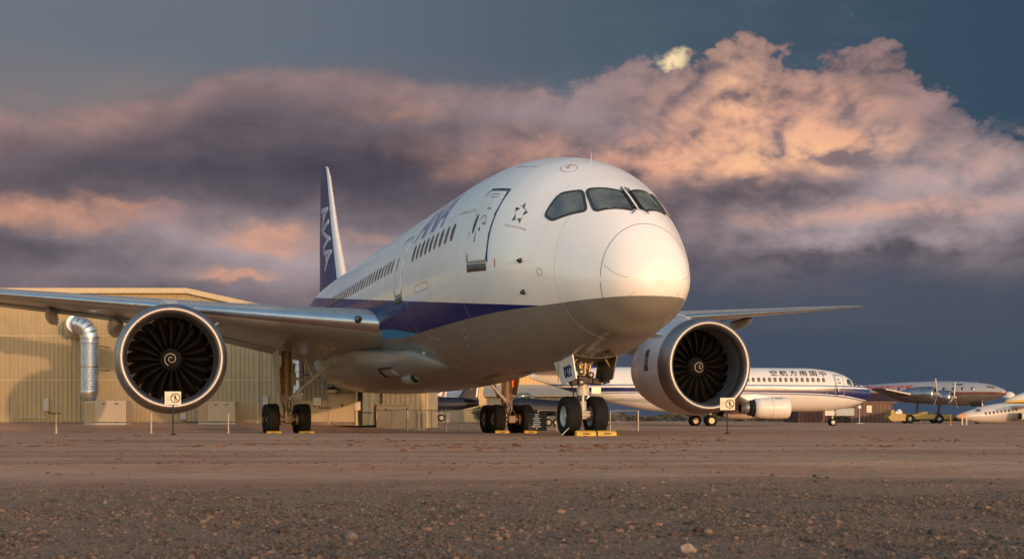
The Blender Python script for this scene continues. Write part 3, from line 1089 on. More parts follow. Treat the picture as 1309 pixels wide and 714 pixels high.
def section(sLE, zLE, c, tc, inc, t, x0=0.0, x1=1.0, n=56, shell=False):
    """airfoil loop at span t from x0 to x1 (fraction of chord)"""
    xs = [x0 + (x1 - x0) * (1 - math.cos(PI * i / n)) / 2 for i in range(n + 1)]
    def cam(x): return 0.018 * (1 - (2 * x - 1) ** 2) + 0.006 * math.sin(PI * x) * x
    up = [(x, cam(x) + naca(x, tc)) for x in xs]
    lo = [(x, cam(x) - naca(x, tc)) for x in xs]
    loop = up[::-1] + lo[1:] if x0 == 0 else up[::-1] + lo
    return [Vector((-t, sLE + x * c, zLE + y * c - x * c * math.tan(inc))) for x, y in loop]


WT = [2.2, 3.0, 6.0, 9.8, 14, 20, 26, 28.2, 29.4, 30.0]
WC = [11.8, 11.2, 9.2, 7.1, 5.7, 4.1, 2.7, 2.0, 1.2, 0.45]
WK = [.135, .132, .12, .108, .10, .095, .09, .085, .08, .07]
WI = [4.6, 4.4, 3.4, 1.3, 0.1, -0.3, -0.2, 0.0, 0.0, 0]


def wsec(t, **k):
    c, tc, i = (float(pch(t, WT, q)[0]) for q in (WC, WK, WI))
    sle = 13.2 + 0.7356 * (t - 3.0) + (0.06 * max(0, t - 27.6) ** 1.3 if t > 27.6 else 0)
    zle = 3.80 + 0.1203 * (t - 3.0)
    return section(sle, zle, c, tc, R(i), t, **k)


XLE = 0.020
for sd_ in (1, -1):
    flip = lambda ring: [Vector((p.x * sd_, p.y, p.z)) for p in ring]
    mb = MB()
    ts = list(np.linspace(2.2, 28, 40)) + [28.5, 29, 29.4, 29.7, 29.9, 30.0]
    mb.loft([flip(wsec(t, x0=XLE, n=40)) for t in ts], 0, True, True)
    w = mb.build('wing', M_wing, plane)
    for a, b in ((2.75, 8.9), (8.93, 10.9), (10.93, 16.4), (16.43, 22.0), (22.03, 27.9), (27.93, 29.9)):
        mb = MB()
        mb.loft([flip(wsec(t, x0=0.0, x1=XLE, n=10)) for t in np.linspace(a, b, 8)], 0, True, True)
        mb.build('slat', M_slat, w)
    for t, L, r_ in ((11.7, 5.6, 0.34), (14.3, 5.2, 0.26), (19.6, 4.2, 0.24)):
        c = float(pch(t, WT, WC)[0]); sle = 13.2 + 0.7356 * (t - 3.0); zle = 3.80 + 0.1203 * (t - 3.0)
        z0 = zle - 0.03 * c - 0.55 * c * math.tan(R(float(pch(t, WT, WI)[0]))) - (0.05 if t > 12 else 0.2)
        P = [Vector((-t * sd_, sle + 0.50 * c + L * f, z0 - 0.16 * math.sin(PI * min(1, f * 1.3)) - 0.28 * f * f)) for f in (0, .04, .12, .25, .45, .65, .85, 1)]
        mb = MB(); mb.tube(P, [0.02, .45 * r_, .8 * r_, r_, r_, .8 * r_, .45 * r_, .03], 16)
        mb.build('flap_fairing', M_wing, w)
    # drooped flap edge along the trailing edge
    mb = MB()
    for a, b in ((10.6, 20.5), (3.4, 8.4)):
        rr = []
        for t in np.linspace(a, b, 6):
            c = float(pch(t, WT, WC)[0]); sle = 13.2 + 0.7356 * (t - 3.0); zle = 3.80 + 0.1203 * (t - 3.0)
            i = float(pch(t, WT, WI)[0]); s1 = sle + c * 0.93; z1 = zle - 0.93 * c * math.tan(R(i)) - 0.02
            rr.append([Vector((-t * sd_, s1, z1 + 0.02)), Vector((-t * sd_, s1 + 0.13 * c, z1 - 0.012 * c)), Vector((-t * sd_, s1 + 0.12 * c, z1 - 0.020 * c)), Vector((-t * sd_, s1 - 0.03, z1 - 0.03))])
        mb.loft(rr, 0, True, False)
    mb.build('flap', M_wing, w)
    mb = MB()
    mb.lathe([(0, 0.0), (0.02, 0.10), (0.05, 0.13), (0.12, 0.14)], (0, 1, 0), (-3.42 * sd_, 13.40, 3.93), 16)
    mb.build('landing_light', M_glass, w)

# fin and rudder, stabilisers
mb = MB()
FR = [(7.0, 35.8, 11.0, .10), (8.2, 37.1, 9.0, .10), (11.3, 39.85, 6.3, .095), (14.6, 42.2, 3.6, .09), (15.25, 42.9, 2.75, .08), (15.45, 43.5, 1.9, .05)]
def fin_ring(z, s, c, tc, x0, x1, n):
    xs = [x0 + (x1 - x0) * (1 - math.cos(PI * i / n)) / 2 for i in range(n + 1)]
    up = [(x, naca(x, tc)) for x in xs]; loop = up[::-1] + [(x, -y) for x, y in (up[1:] if x0 == 0 else up)]
    return [Vector((-y * c, s + x * c, z)) for x, y in loop]
mb.loft([fin_ring(*f, 0.07, 1, 24) for f in FR], 0, True, True)
fin = mb.build('fin', M_blue, plane)
mb = MB(); mb.loft([fin_ring(*f, 0.0, 0.07, 12) for f in FR], 0, True, True)
mb.build('fin_leading_edge', mat('fin_edge_white', (0.60, 0.60, 0.62), 0.3, var=0.05), fin)
bm = text_bm('ANA', 1.95, 0.25, 0.95, 0.05)
cut(cut(bm, 0.4, 0), 0.4, 1)
def onfin(a, b, o):
    z = 8.9 + a; i = 0
    s_ = float(np.interp(z, [f[0] for f in FR], [f[1] for f in FR])); c_ = float(np.interp(z, [f[0] for f in FR], [f[2] for f in FR])); tc_ = float(np.interp(z, [f[0] for f in FR], [f[3] for f in FR]))
    y_ = s_ + 0.10 * c_ + (1.45 - b) * 1.9
    x_ = max(0.03, min(0.98, (y_ - s_) / c_))
    return Vector((-(naca(x_, tc_) * c_ + o), y_, z))
wrap(bm, onfin, 'fin_letters', mat('fin_letter_grey', (0.42, 0.42, 0.47), 0.45, var=0.1), fin, 0.02)
for sd_ in (1, -1):
    mb = MB()
    rr = []
    for t, s, c in ((0.4, 43.5, 6.0), (9.4, 50.2, 2.2), (9.8, 50.9, 1.4)):
        rr.append([Vector((p.x * sd_, p.y, p.z)) for p in section(s, 6.7 + 0.1 * t, c, .09, 0, t, n=16)])
    mb.loft(rr, 0, True, True); mb.build('stabiliser', M_wing, plane)


# ------------------------------------------------------------------ engines
def blade_mesh():
    vs = []
    nr, nc = 10, 4
    for i in range(nr):
        f = i / (nr - 1); r = 0.36 + (1.412 - 0.36) * f
        stg = R(18 + 44 * f); c = 0.34 + 0.20 * math.sin(PI * min(1, f * 0.9 + 0.1)) ** 1 + 0.02
        sweep = 0.13 * math.sin(PI * f * 0.85) - 0.02 * f * f
        for k in range(nc):
            g = k / (nc - 1) - 0.5
            cam_ = 0.05 * (1 - (2 * g) ** 2)
            tan_ = g * c * math.sin(stg) + cam_ * math.cos(stg)
            y = g * c * math.cos(stg) - cam_ * math.sin(stg)
            a = tan_ / r + sweep / max(r, .5)
            vs.append((r * math.sin(a), y, r * math.cos(a)))
    fs = [[i * nc + k, i * nc + k + 1, (i + 1) * nc + k + 1, (i + 1) * nc + k] for i in range(nr - 1) for k in range(nc - 1)]
    n = len(vs)
    th = [(x, y + 0.014, z) for x, y, z in vs]
    fs2 = [[a + n for a in f][::-1] for f in fs]
    rim = []
    for i in range(nr - 1):
        rim.append([i * nc, (i + 1) * nc, (i + 1) * nc + n, i * nc + n])
        rim.append([i * nc + nc - 1, (i + 1) * nc + nc - 1, (i + 1) * nc + nc - 1 + n, i * nc + nc - 1 + n])
    mb = MB(); mb.add(vs + th, fs + fs2, 0, True)
    mb.f += rim; mb.mi += [0] * len(rim); mb.sm += [False] * len(rim)
    me = bpy.data.meshes.new('fan_blade'); me.from_pydata(mb.v, [], mb.f); me.materials.append(M_blade)
    me.polygons.foreach_set('use_smooth', mb.sm); me.update()
    return me


BLADE = blade_mesh()
SE, TE_, ZE = 12.511, 9.799, 2.438
for sd_ in (1, -1):
    org = Vector((-TE_ * sd_, SE, ZE))
    mb = MB()
    mb.lathe([(0.752, 1.834), (1.0, 1.847), (1.5, 1.857), (2.0, 1.85), (2.6, 1.80), (3.3, 1.69), (3.9, 1.55), (4.35, 1.42), (4.35, 1.39), (3.6, 1.44), (2.4, 1.44)], n=96)
    mb.lathe([(1.62, 0.0), (1.62, 1.43)], n=48)
    eng = mb.build('engine', M_nac, plane, loc=org)
    mb = MB()
    mb.lathe([(0.75, 1.838), (0.55, 1.828), (0.36, 1.806), (0.2, 1.772), (0.1, 1.735), (0.04, 1.69), (0.008, 1.645), (0.0, 1.605), (0.01, 1.565), (0.045, 1.525), (0.11, 1.487), (0.22, 1.455), (0.36, 1.437)], n=96)
    mb.build('inlet_lip', M_lip, eng)
    mb = MB(); mb.lathe([(0.362, 1.434), (0.8, 1.418), (1.2, 1.424), (1.62, 1.43)], n=96); mb.build('inlet_duct', M_duct, eng)
    mb = MB(); mb.lathe([(1.60, 0.0), (1.60, 1.425)], n=48); mb.build('fan_back', M_black, eng)
    for k in range(20):
        mesh_obj('fan_blade', BLADE, eng, (0, 1.34, 0), (0, 2 * PI * k / 20 * (1), 0))
    mb = MB(); mb.lathe([(0.78, 0.004), (0.80, 0.04), (0.90, 0.14), (1.05, 0.26), (1.2, 0.35), (1.32, 0.40), (1.45, 0.42)], n=40)
    mb.build('spinner', M_black, eng)
    mb = MB()
    P = []
    for i in range(46):
        f = i / 45; a = f * 2 * PI * 1.6 + (0.6 if sd_ > 0 else 2.0); r = 0.035 + 0.195 * f
        y = float(np.interp(r, [0.004, 0.04, 0.14, 0.26], [0.78, 0.80, 0.90, 1.05])) - 0.008
        P.append((r, a, y))
    vs = []
    for r, a, y in P:
        w_ = 0.011
        vs += [((r + w_) * math.cos(a), y + w_ * .8, (r + w_) * math.sin(a)), ((r - w_) * math.cos(a), y - w_ * .8, (r - w_) * math.sin(a))]
    mb.add(vs, [[2 * i, 2 * i + 1, 2 * i + 3, 2 * i + 2] for i in range(45)])
    mb.build('spinner_spiral', mat('spiral_cream', (0.42, 0.36, 0.30), 0.5), eng)
    mb = MB(); mb.lathe([(3.6, 0.95), (4.6, 0.86), (5.3, 0.70), (5.3, 0.66), (4.8, 0.6)], n=48); mb.build('core_nozzle', M_steel, eng)
    mb = MB(); mb.lathe([(4.8, 0.5), (5.6, 0.36), (6.3, 0.05), (6.33, 0.0)], n=32); mb.build('exhaust_plug', M_steel, eng)
    # strake on the inboard shoulder
    a = R(38)
    ib = sd_                                             # inboard is +x for the starboard engine
    base = [Vector((ib * math.sin(R(50)) * r, y, math.cos(R(50)) * r)) for y, r in ((0.95, 1.84), (1.6, 2.06), (2.05, 2.12), (2.25, 1.84))]
    nn = Vector((ib * math.cos(R(50)), 0, -math.sin(R(50)))) * 0.04
    mb = MB(); mb.prism(base, nn); mb.build('strake', M_nac, eng)
    # pylon
    poly = [(1.5, 1.80), (2.0, 1.98), (3.0, 2.18), (4.3, 2.30), (5.9, 2.36), (8.6, 1.75), (9.2, 1.2), (7.0, 0.7), (5.2, 0.75), (4.3, 1.1), (3.3, 1.5)]
    mb = MB()
    def wd(y): return 0.24 * sst(1.3, 3.0, y) + 0.02
    L = [Vector((-wd(y), y, z)) for y, z in poly]; Rr = [Vector((wd(y), y, z)) for y, z in poly]
    n = len(poly)
    mb.add(L + Rr, [list(range(n))[::-1], list(range(n, 2 * n))] + [[i, (i + 1) % n, (i + 1) % n + n, i + n] for i in range(n)], 0, False)
    mb.build('pylon', M_nac, eng)
    # maker's badge on the side towards the viewer
    def cyl(a, b, o, sg=-1):
        ang = math.radians(8) + b / 1.85
        r_ = float(np.interp(a, [0.75, 1.5, 2.0, 2.6], [1.836, 1.857, 1.85, 1.80])) + o
        return Vector((-r_ * math.cos(ang), a, r_ * math.sin(ang)))
    if sd_ < 0:
        bd = wrap(cut(poly_bm([(1.62, -0.42), (1.98, -0.42), (1.98, 0.42), (1.62, 0.42)]), 0.1, 1), cyl, 'badge', M_logo, eng, 0.008)
        bm = text_bm('RR', 0.30, 0, 0.9)
        bmesh.ops.rotate(bm, verts=bm.verts[:], cent=(0, 0, 0), matrix=Matrix.Rotation(PI / 2, 3, 'Z'))
        cut(bm, 0.1, 1)
        wrap(bm, lambda a, b, o: cyl(1.93 + a * 0.9, b - 0.20, o), 'badge_lettering', M_logo2, eng, 0.014)
    ring = MB()
    for y, r_ in ((2.62, 1.80),):
        ring.lathe([(y, r_ + 0.004), (y + 0.02, r_ + 0.002)], n=96)
    ring.build('cowl_seam', M_line, eng)


# ------------------------------------------------------------------ landing gear
def tyre_mesh(name, rad, w, rim):
    mb = MB()
    h = w / 2
    prof = [(-h * .62, rim * 0.98), (-h * .9, rim * 1.05), (-h, rim + (rad - rim) * .45), (-h * .93, rad * .90), (-h * .72, rad * .975), (-h * .5, rad * .995)]
    for g in (-.34, -.0, .34):
        prof += [(h * (g - .06), rad), (h * (g - .035), rad * .982), (h * (g + .035), rad * .982), (h * (g + .06), rad)]
    prof += [(-a, b) for a, b in prof[:6][::-1]]
    prof.sort(key=lambda q: q[0]) if False else None
    mb.lathe(prof, (1, 0, 0), (0, 0, 0), 44)
    me = mb.build(name, M_dark); m = me.data; bpy.data.objects.remove(me)
    return m


def rim_mesh(name, rim, w, m=None):
    mb = MB()
    h = w / 2
    mb.lathe([(-h * .75, rim), (-h * .70, rim * .93), (-h * .45, rim * .86), (-h * .38, rim * .45), (-h * .62, rim * .40), (-h * .70, rim * .20), (-h * .70, 0.0)], (1, 0, 0), (0, 0, 0), 32)
    mb.lathe([(h * .75, rim), (h * .70, rim * .93), (h * .45, rim * .86), (h * .38, rim * .45), (h * .62, rim * .40), (h * .70, rim * .20), (h * .70, 0.0)], (1, 0, 0), (0, 0, 0), 32)
    for k in range(9):
        a = 2 * PI * k / 9
        for sg in (-1, 1):
            c = Vector((sg * h * .42, rim * .66 * math.cos(a), rim * .66 * math.sin(a)))
            mb.tube([c - Vector((h * .06, 0, 0)), c + Vector((h * .06, 0, 0))], rim * .09, 8, 0)
    o = mb.build(name, m or M_grey2); me = o.data; bpy.data.objects.remove(o)
    return me


T_nose, R_nose = tyre_mesh('tyre_n', 0.508, 0.40, 0.27), rim_mesh('rim_n', 0.27, 0.40)
T_main, R_main = tyre_mesh('tyre_m', 0.635, 0.50, 0.30), rim_mesh('rim_m', 0.30, 0.50, M_steel)

# nose gear
AX = 0.465
mb = MB()
mb.tube([(0, -0.05, 2.6), (0, 0.0, 1.45), (0, 0.02, 1.02)], [0.135, 0.13, 0.125], 20)
mb.tube([(0, 0.0, 1.20), (0, 0.0, 1.00)], [0.165, 0.165], 20)
ng = mb.build('nose_gear', M_gear, plane)
mb = MB(); mb.tube([(0, 0.02, 1.04), (0, 0.03, 0.72)], 0.075, 18); mb.build('shock_piston', M_lip, ng)
mb = MB()
mb.tube([(0, 0.03, 0.86), (0, 0.03, 0.40)], [0.105, 0.12], 16)
mb.tube([(-0.44, 0.03, AX), (0.44, 0.03, AX)], 0.07, 14)
mb.box((0, -0.10, 0.50), (0.26, 0.16, 0.12), bev=0.02)
mb.tube([(-0.16, -0.18, 0.50), (0.16, -0.18, 0.50)], 0.03, 8)
mb.tube([(-0.16, -0.18, 0.58), (0.16, -0.18, 0.58)], 0.025, 8)
mb.build('axle', M_gear, ng)
for x in (-0.36, 0.36):
    mesh_obj('tyre', T_nose, ng, (x, 0.03, AX + 0.01))
    mesh_obj('wheel_rim', R_nose, ng, (x, 0.03, AX + 0.01))
mb = MB()
for sg in (-1, 1):
    mb.tube([(sg * 0.06, 0.16, 1.02), (sg * 0.04, 0.46, 0.82)], 0.028, 8)
    mb.tube([(sg * 0.06, 0.12, 0.62), (sg * 0.04, 0.46, 0.82)], 0.028, 8)
mb.build('torque_link', M_steel, ng)
mb = MB()
for sg in (-1, 1):
    mb.tube([(sg * 0.13, -0.02, 1.75), (sg * 0.20, -0.9, 2.15)], 0.05, 10)
    mb.tube([(sg * 0.10, 0.02, 1.6), (sg * 0.42, 0.3, 2.2)], 0.035, 8)
mb.build('drag_brace', M_gear, ng)
mb = MB()
mb.tube([(-0.42, -0.08, 1.36), (0.42, -0.08, 1.36)], 0.055, 12)
mb.box((0, -0.10, 1.40), (0.42, 0.20, 0.22), bev=0.03)
mb.box((-0.30, -0.14, 1.33), (0.18, 0.18, 0.16), bev=0.03)
mb.box((0.32, -0.12, 1.36), (0.26, 0.2, 0.18), bev=0.03)
mb.box((0.45, -0.02, 1.52), (0.07, 0.10, 0.30), bev=0.02)
mb.tube([(0.52, -0.1, 1.34), (0.70, -0.12, 1.36)], [0.05, 0.03], 8)
mb.tube([(-0.30, 0.02, 1.30), (-0.22, 0.04, 0.95), (-0.20, 0.02, 0.6)], 0.02, 6)
mb.tube([(-0.05, -0.15, 1.75), (0.12, -0.14, 1.6), (0.2, -0.14, 1.5)], 0.018, 6)
mb.build('steering_unit', M_black, ng)
for x, z in ((-0.13, 1.33), (0.13, 1.52), (-0.13, 1.60)):
    mb = MB(); mb.lathe([(0.0, 0.0), (0.005, 0.07), (0.03, 0.085), (0.10, 0.07), (0.13, 0.02), (0.13, 0)], (0, 1, 0), (x, -0.30, z), 18)
    mb.build('taxi_light', M_lip, ng)
for pts_ in ([(-0.10, -0.16, 0.52), (-0.50, -0.35, 0.18), (-0.72, -0.42, -0.01)], [(0.10, -0.16, 0.52), (0.45, -0.2, 0.36), (0.66, -0.15, 0.30)]):
    mb = MB(); mb.tube(pts_, 0.014, 6); mb.build('tie_strap', M_grey2, ng)
mb = MB()
for x in (-0.12, 0.0, 0.12):
    mb.tube([(x, -0.16, 2.15), (x * 1.3, -0.17, 1.85), (x * 0.9, -0.15, 1.55)], 0.03, 8)
mb.box((-0.12, -0.06, 1.92), (0.2, 0.18, 0.26), bev=0.04)
mb.box((0.16, -0.05, 1.98), (0.16, 0.18, 0.22), bev=0.04)
mb.build('hydraulic_lines', mat('brass_lines', (0.45, 0.28, 0.10), 0.35, metal=0.7, var=0.3, scale=9), ng)
mb = MB()
mb.box((0.36, -0.02, 1.14), (0.26, 0.02, 0.18), bev=0.005)
mb.build('placard_plate', M_grey2, ng)
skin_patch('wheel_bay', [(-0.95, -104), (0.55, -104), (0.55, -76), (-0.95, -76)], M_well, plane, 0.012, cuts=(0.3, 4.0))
for sg in (-1, 1):                                        # -1 = starboard
    A0, A1 = 0.48, -0.88
    poly = [Vector((sg * 0.62, A0, 1.86)), Vector((sg * 0.62, A1, 2.06)), Vector((sg * 0.50, A1 + 0.02, 1.40)), Vector((sg * 0.46, A0 - 0.16, 1.28))]
    mb = MB(); mb.prism(poly, (-sg * 0.028, 0, 0))
    nd = mb.build('nose_gear_door', M_white if sg < 0 else M_well, plane)
    mb = MB()
    for y in (-0.6, 0.2):
        mb.tube([(sg * 0.52, y, 1.7), (sg * 0.30, y, 2.05)], 0.03, 8)
    mb.box((sg * 0.54, -0.2, 1.7), (0.03, 1.0, 0.05), bev=0.01)
    mb.build('door_strut', M_gearbrown, nd)
    if sg < 0:
        bm = text_bm('002', 0.40, 0.0, 0.95, 0.010)
        def ondoor(a, b, o):
            y = -0.06 - a; z = 1.44 + b
            f = (z - 1.30) / 0.70
            return Vector((-(0.47 + 0.145 * f) - o, y, z + 0.14 * (-(a) / -1.0) * 0.6))
        wrap(bm, ondoor, 'door_number', M_blue, nd, 0.012)
        mb = MB(); mb.box((-0.60, 0.20, 1.6), (0.02, 0.012, 0.5)); mb.build('door_seam', M_line, nd)

# main gear
GZ = -0.205
for sd_ in (1, -1):
    cx, cy = -4.85 * sd_, 22.67
    ib = sd_
    mb = MB()
    mb.tube([(cx, cy - 0.1, 3.3), (cx, cy, 1.5), (cx, cy, 0.9)], [0.21, 0.20, 0.19], 20)
    mb.tube([(cx, cy, 1.55), (cx, cy, 1.1)], [0.24, 0.24], 20)
    mb.tube([(cx - 0.28, cy - 0.1, 2.6), (cx - 0.10, cy, 1.2)], 0.06, 10)
    mb.tube([(cx + 0.2, cy - 0.2, 2.9), (cx + 0.2, cy - 0.15, 1.0), (cx + 0.12, cy - 0.1, 0.7)], 0.03, 8)
    mg = mb.build('main_gear', M_gearbrown, plane)
    mb = MB(); mb.tube([(cx, cy, 1.0), (cx, cy, 0.45)], 0.13, 18); mb.build('shock_piston', M_steel, mg)
    mb = MB()
    mb.box((cx, cy, GZ + 0.62), (0.26, 1.7, 0.26), bev=0.05)
    for y in (-0.73, 0.73):
        mb.tube([(cx - 0.92, cy + y, GZ + 0.61), (cx + 0.92, cy + y, GZ + 0.61)], 0.09, 14)
        for k in (-1, 1):
            mb.tube([(cx + k * 0.30, cy + y, GZ + 0.61), (cx + k * 0.42, cy + y, GZ + 0.61)], 0.24, 20)
    for k in (-0.2, 0.2):
        mb.tube([(cx + k, cy - 0.85, GZ + 0.75), (cx + k * 0.6, cy - 0.4, GZ + 1.1), (cx + k * 0.5, cy - 0.1, GZ + 1.3)], 0.03, 8)
    mb.box((cx, cy - 0.86, GZ + 0.62), (0.34, 0.10, 0.34), bev=0.04)
    mb.build('bogie', M_gearbrown, mg)
    for y in (-0.73, 0.73):
        for x in (-0.64, 0.64):
            mesh_obj('tyre', T_main, mg, (cx + x, cy + y, GZ + 0.628))
            mesh_obj('wheel_rim', R_main, mg, (cx + x, cy + y, GZ + 0.628))
    mb = MB()
    mb.tube([(cx + ib * 0.1, cy - 0.15, 1.25), (cx + ib * 1.0, cy - 0.6, 2.05), (cx + ib * 1.75, cy - 1.0, 2.75)], 0.075, 10)
    mb.tube([(cx + ib * 0.1, cy + 0.1, 2.2), (cx + ib * 0.85, cy + 0.1, 2.05), (cx + ib * 1.0, cy - 0.6, 2.05)], 0.06, 10)
    mb.tube([(cx + ib * 1.05, cy - 0.6, 2.1), (cx + ib * 0.75, cy - 0.3, 3.0)], 0.06, 10)
    mb.tube([(cx + ib * 0.25, cy + 0.4, 1.4), (cx + ib * 0.5, cy + 1.4, 2.8)], 0.07, 10)
    mb.build('side_brace', M_gear, mg)
    mb = MB()
    for sg in (-1, 1):
        mb.tube([(cx + sg * 0.08, cy - 0.22, 1.15), (cx + sg * 0.06, cy - 0.62, 0.92)], 0.035, 8)
        mb.tube([(cx + sg * 0.08, cy - 0.18, 0.60), (cx + sg * 0.06, cy - 0.62, 0.92)], 0.035, 8)
    mb.build('torque_link', M_gear, mg)
    poly = [Vector((cx - ib * 0.42, cy - 1.0, 3.3)), Vector((cx - ib * 0.42, cy + 1.1, 3.2)), Vector((cx - ib * 0.30, cy + 0.8, 1.55)), Vector((cx - ib * 0.30, cy - 0.6, 1.45))]
    mb = MB(); mb.prism(poly, (-ib * 0.05, 0, 0)); mb.build('main_gear_door', M_wing, mg)
    mb = MB(); mb.box((cx + 0.27, cy - 0.25, 2.1), (0.22, 0.06, 0.55), bev=0.01); mb.build('warning_tag', M_orange if sd_ < 0 else M_gearbrown, mg)

# ================================================================== things round the aircraft
# wheel chocks
def chock(x, y, z, L, rz, label):
    mb = MB()
    mb.prism([(-L / 2, -0.10, 0), (-L / 2, 0.10, 0), (-L / 2, 0.07, 0.11), (-L / 2, 0.0, 0.15), (-L / 2, -0.07, 0.11)], (L, 0, 0))
    t = thing('wheel_chock', (x, y, z), rz, label, 'chock', 'yellow wheel chocks')
    mb.build('block', M_yellow, t)
    mb = MB(); mb.box((0, -0.095, 0.07), (L * 0.35, 0.012, 0.03)); mb.build('stencil_mark', M_black, t)
    mb = MB(); mb.tube([(L / 2, 0, 0.07), (L / 2 + 0.05, 0.02, 0.10), (L / 2 + 0.05, 0.05, 0.02)], 0.012, 6); mb.build('rope_loop', M_black, t)


def loc2w(x, y):
    c, s = math.cos(PSI), math.sin(PSI)
    return 1.819 + x * c - y * s, 31.684 + x * s + y * c


for x, y, L, lab, gzz in ((-0.16, -0.62, 0.52, 'long yellow chock before the nose wheels, left one of the two', 0.0),
                          (0.40, -0.62, 0.50, 'long yellow chock before the nose wheels, right one of the two', 0.0),
                          (-4.85 - 0.66, 22.67 - 1.50, 0.62, 'yellow chock at the outer wheel of the left main gear', GZ),
                          (-4.85 + 0.66, 22.67 - 1.50, 0.62, 'yellow chock at the inner wheel of the left main gear', GZ),
                          (4.85 - 0.66, 22.67 - 1.50, 0.62, 'yellow chock by the main gear behind the nose wheels, left one', GZ),
                          (4.85 + 0.66, 22.67 - 1.50, 0.62, 'yellow chock by the main gear next to the black notice', GZ)):
    wx, wy = loc2w(x, y)
    chock(wx, wy, min(gz(wx, wy), gzz) - 0.012, L, PSI, lab)

M_sign = mat('sign_cream', (0.70, 0.63, 0.50), 0.5, var=0.05)
M_ink = mat('sign_ink', (0.03, 0.025, 0.02), 0.6)


def no_entry_sign(px, ybase, ytop, wpx, d, label):
    c = at(px, d)
    z0 = gz(c.x, c.y)
    k = d / FPX
    H = zpx(ytop, d) - z0
    w = wpx * k; h = w * 0.82
    t = thing('barrier_sign', (c.x, c.y, z0), 0.06, label, 'sign', 'small signs on black stands')
    mb = MB(); mb.tube([(0, 0.02, 0), (0, 0.02, H - h * 0.3)], 0.020, 10)
    mb.lathe([(0, 0.09), (0.025, 0.085), (0.04, 0.03)], (0, 0, 1), (0, 0.02, 0), 18, cap=True)
    mb.build('stand', M_black, t)
    mb = MB(); mb.box((0, 0, H - h / 2), (w, 0.015, h), bev=0.004); p = mb.build('plate', M_sign, t)
    mb = MB()
    r = h * 0.34; cx = w * 0.16; cz = H - h * 0.5
    N = 28
    P = [Vector((cx + r * math.cos(2 * PI * i / N), -0.012, cz + r * math.sin(2 * PI * i / N))) for i in range(N + 1)]
    mb.tube(P, 0.012, 6)
    mb.tube([Vector((cx - r * .7, -0.013, cz + r * .7)), Vector((cx + r * .7, -0.013, cz - r * .7))], 0.010, 6)
    mb.build('prohibition_ring', M_ink, p)
    mb = MB()
    mb.lathe([(-0.004, 0.0), (0, r * .16), (0.004, 0.0)], (0, 1, 0), (cx, -0.012, cz + r * .55), 10)
    mb.box((cx, -0.011, cz + r * 0.12), (r * .38, 0.006, r * .55))
    mb.box((cx - r * .14, -0.011, cz - r * 0.42), (r * .13, 0.006, r * .55))
    mb.box((cx + r * .14, -0.011, cz - r * 0.42), (r * .13, 0.006, r * .55))
    mb.build('walking_figure', M_ink, p)
    for i in range(4):
        mb = MB(); mb.box((-w * 0.30, -0.010, cz + r * .55 - i * r * .36), (w * (.22 if i % 2 else .18), 0.004, r * .10))
        mb.build('print_line', mat('sign_print', (0.30, 0.24, 0.18), 0.6), p)


no_entry_sign(221, 556, 500, 20.5, 33.0, 'cream no-entry sign on a black stand before the left engine')
no_entry_sign(930, 556, 508, 19.0, 36.0, 'cream no-entry sign on a black stand before the right engine')

# black notice board beside the nose wheel
d = 34.0
c = at(687, d); z0 = gz(c.x, c.y); kk = d / FPX
t = thing('notice_board', (c.x, c.y, z0), 0.0, 'small black notice board with white print left of the nose wheel', 'sign', 'small signs on black stands')
mb = MB(); mb.tube([(0, 0.02, 0), (0, 0.02, 0.25)], 0.015, 8); mb.build('stand', M_black, t)
zb_, zt_ = zpx(550, d) - z0, zpx(527, d) - z0
mb = MB(); mb.box((0, 0, (zb_ + zt_) / 2), (24 * kk, 0.015, zt_ - zb_), bev=0.004); p = mb.build('board', M_black, t)
for i, wl in enumerate((0.22, 0.18, 0.40, 0.30, 0.42, 0.34, 0.46, 0.12)):
    mb = MB(); mb.box((-0.02, -0.010, zt_ - 0.05 - i * 0.055), (24 * kk * wl, 0.004, 0.022)); mb.build('print_line', M_wht2, p)


# ------------------------------------------------------------------ hangar
def siding_mat(name, col, var=0.06):
    """painted sheet steel: sun-faded, rain-streaked, a darker lap joint every few metres"""
    m = mat(name, col, 0.5, var=var, scale=0.6, dirt=tuple(c * 0.8 for c in col), bump=0.05, bscale=8)
    X.nt = m.node_tree
    p = m.node_tree.nodes['Principled BSDF']
    o = X([n for n in m.node_tree.nodes if n.type == 'TEX_COORD'][0].outputs['Object'])
    x_, y_, z_ = sep(o)
    old = X(p.inputs['Base Color'].links[0].from_socket)
    run = smooth(noi(vec(x_ * 3.0, y_ * 3.0, z_ * 0.22), 1.0, 6, 0.7), 0.50, 0.78)
    c = mixc(run * 0.45, old, tuple(k * 0.55 for k in col))
    rust = smooth(noi(vec(x_ * 2.2, y_ * 2.2, z_ * 0.5), 0.9, 6, 0.75), 0.62, 0.8)
    c = mixc(rust * 0.4, c, (0.17, 0.085, 0.04))
    m.node_tree.links.new(c.k, p.inputs['Base Color'])
    return m


M_side = siding_mat('tan_steel_siding', (0.37, 0.295, 0.170))
M_side2 = siding_mat('cream_steel_siding', (0.45, 0.355, 0.215))
M_trim = mat('tan_trim', (0.50, 0.40, 0.26), 0.45, var=0.06)
M_galv = mat('galvanised_duct', (0.60, 0.60, 0.60), 0.30, metal=0.9, var=0.12, scale=2.5)
M_beige = mat('beige_cabinet', (0.43, 0.35, 0.25), 0.5, var=0.05, dirt=(0.42, 0.34, 0.25))
M_roofg = mat('roof_grey', (0.42, 0.40, 0.37), 0.6, var=0.12)


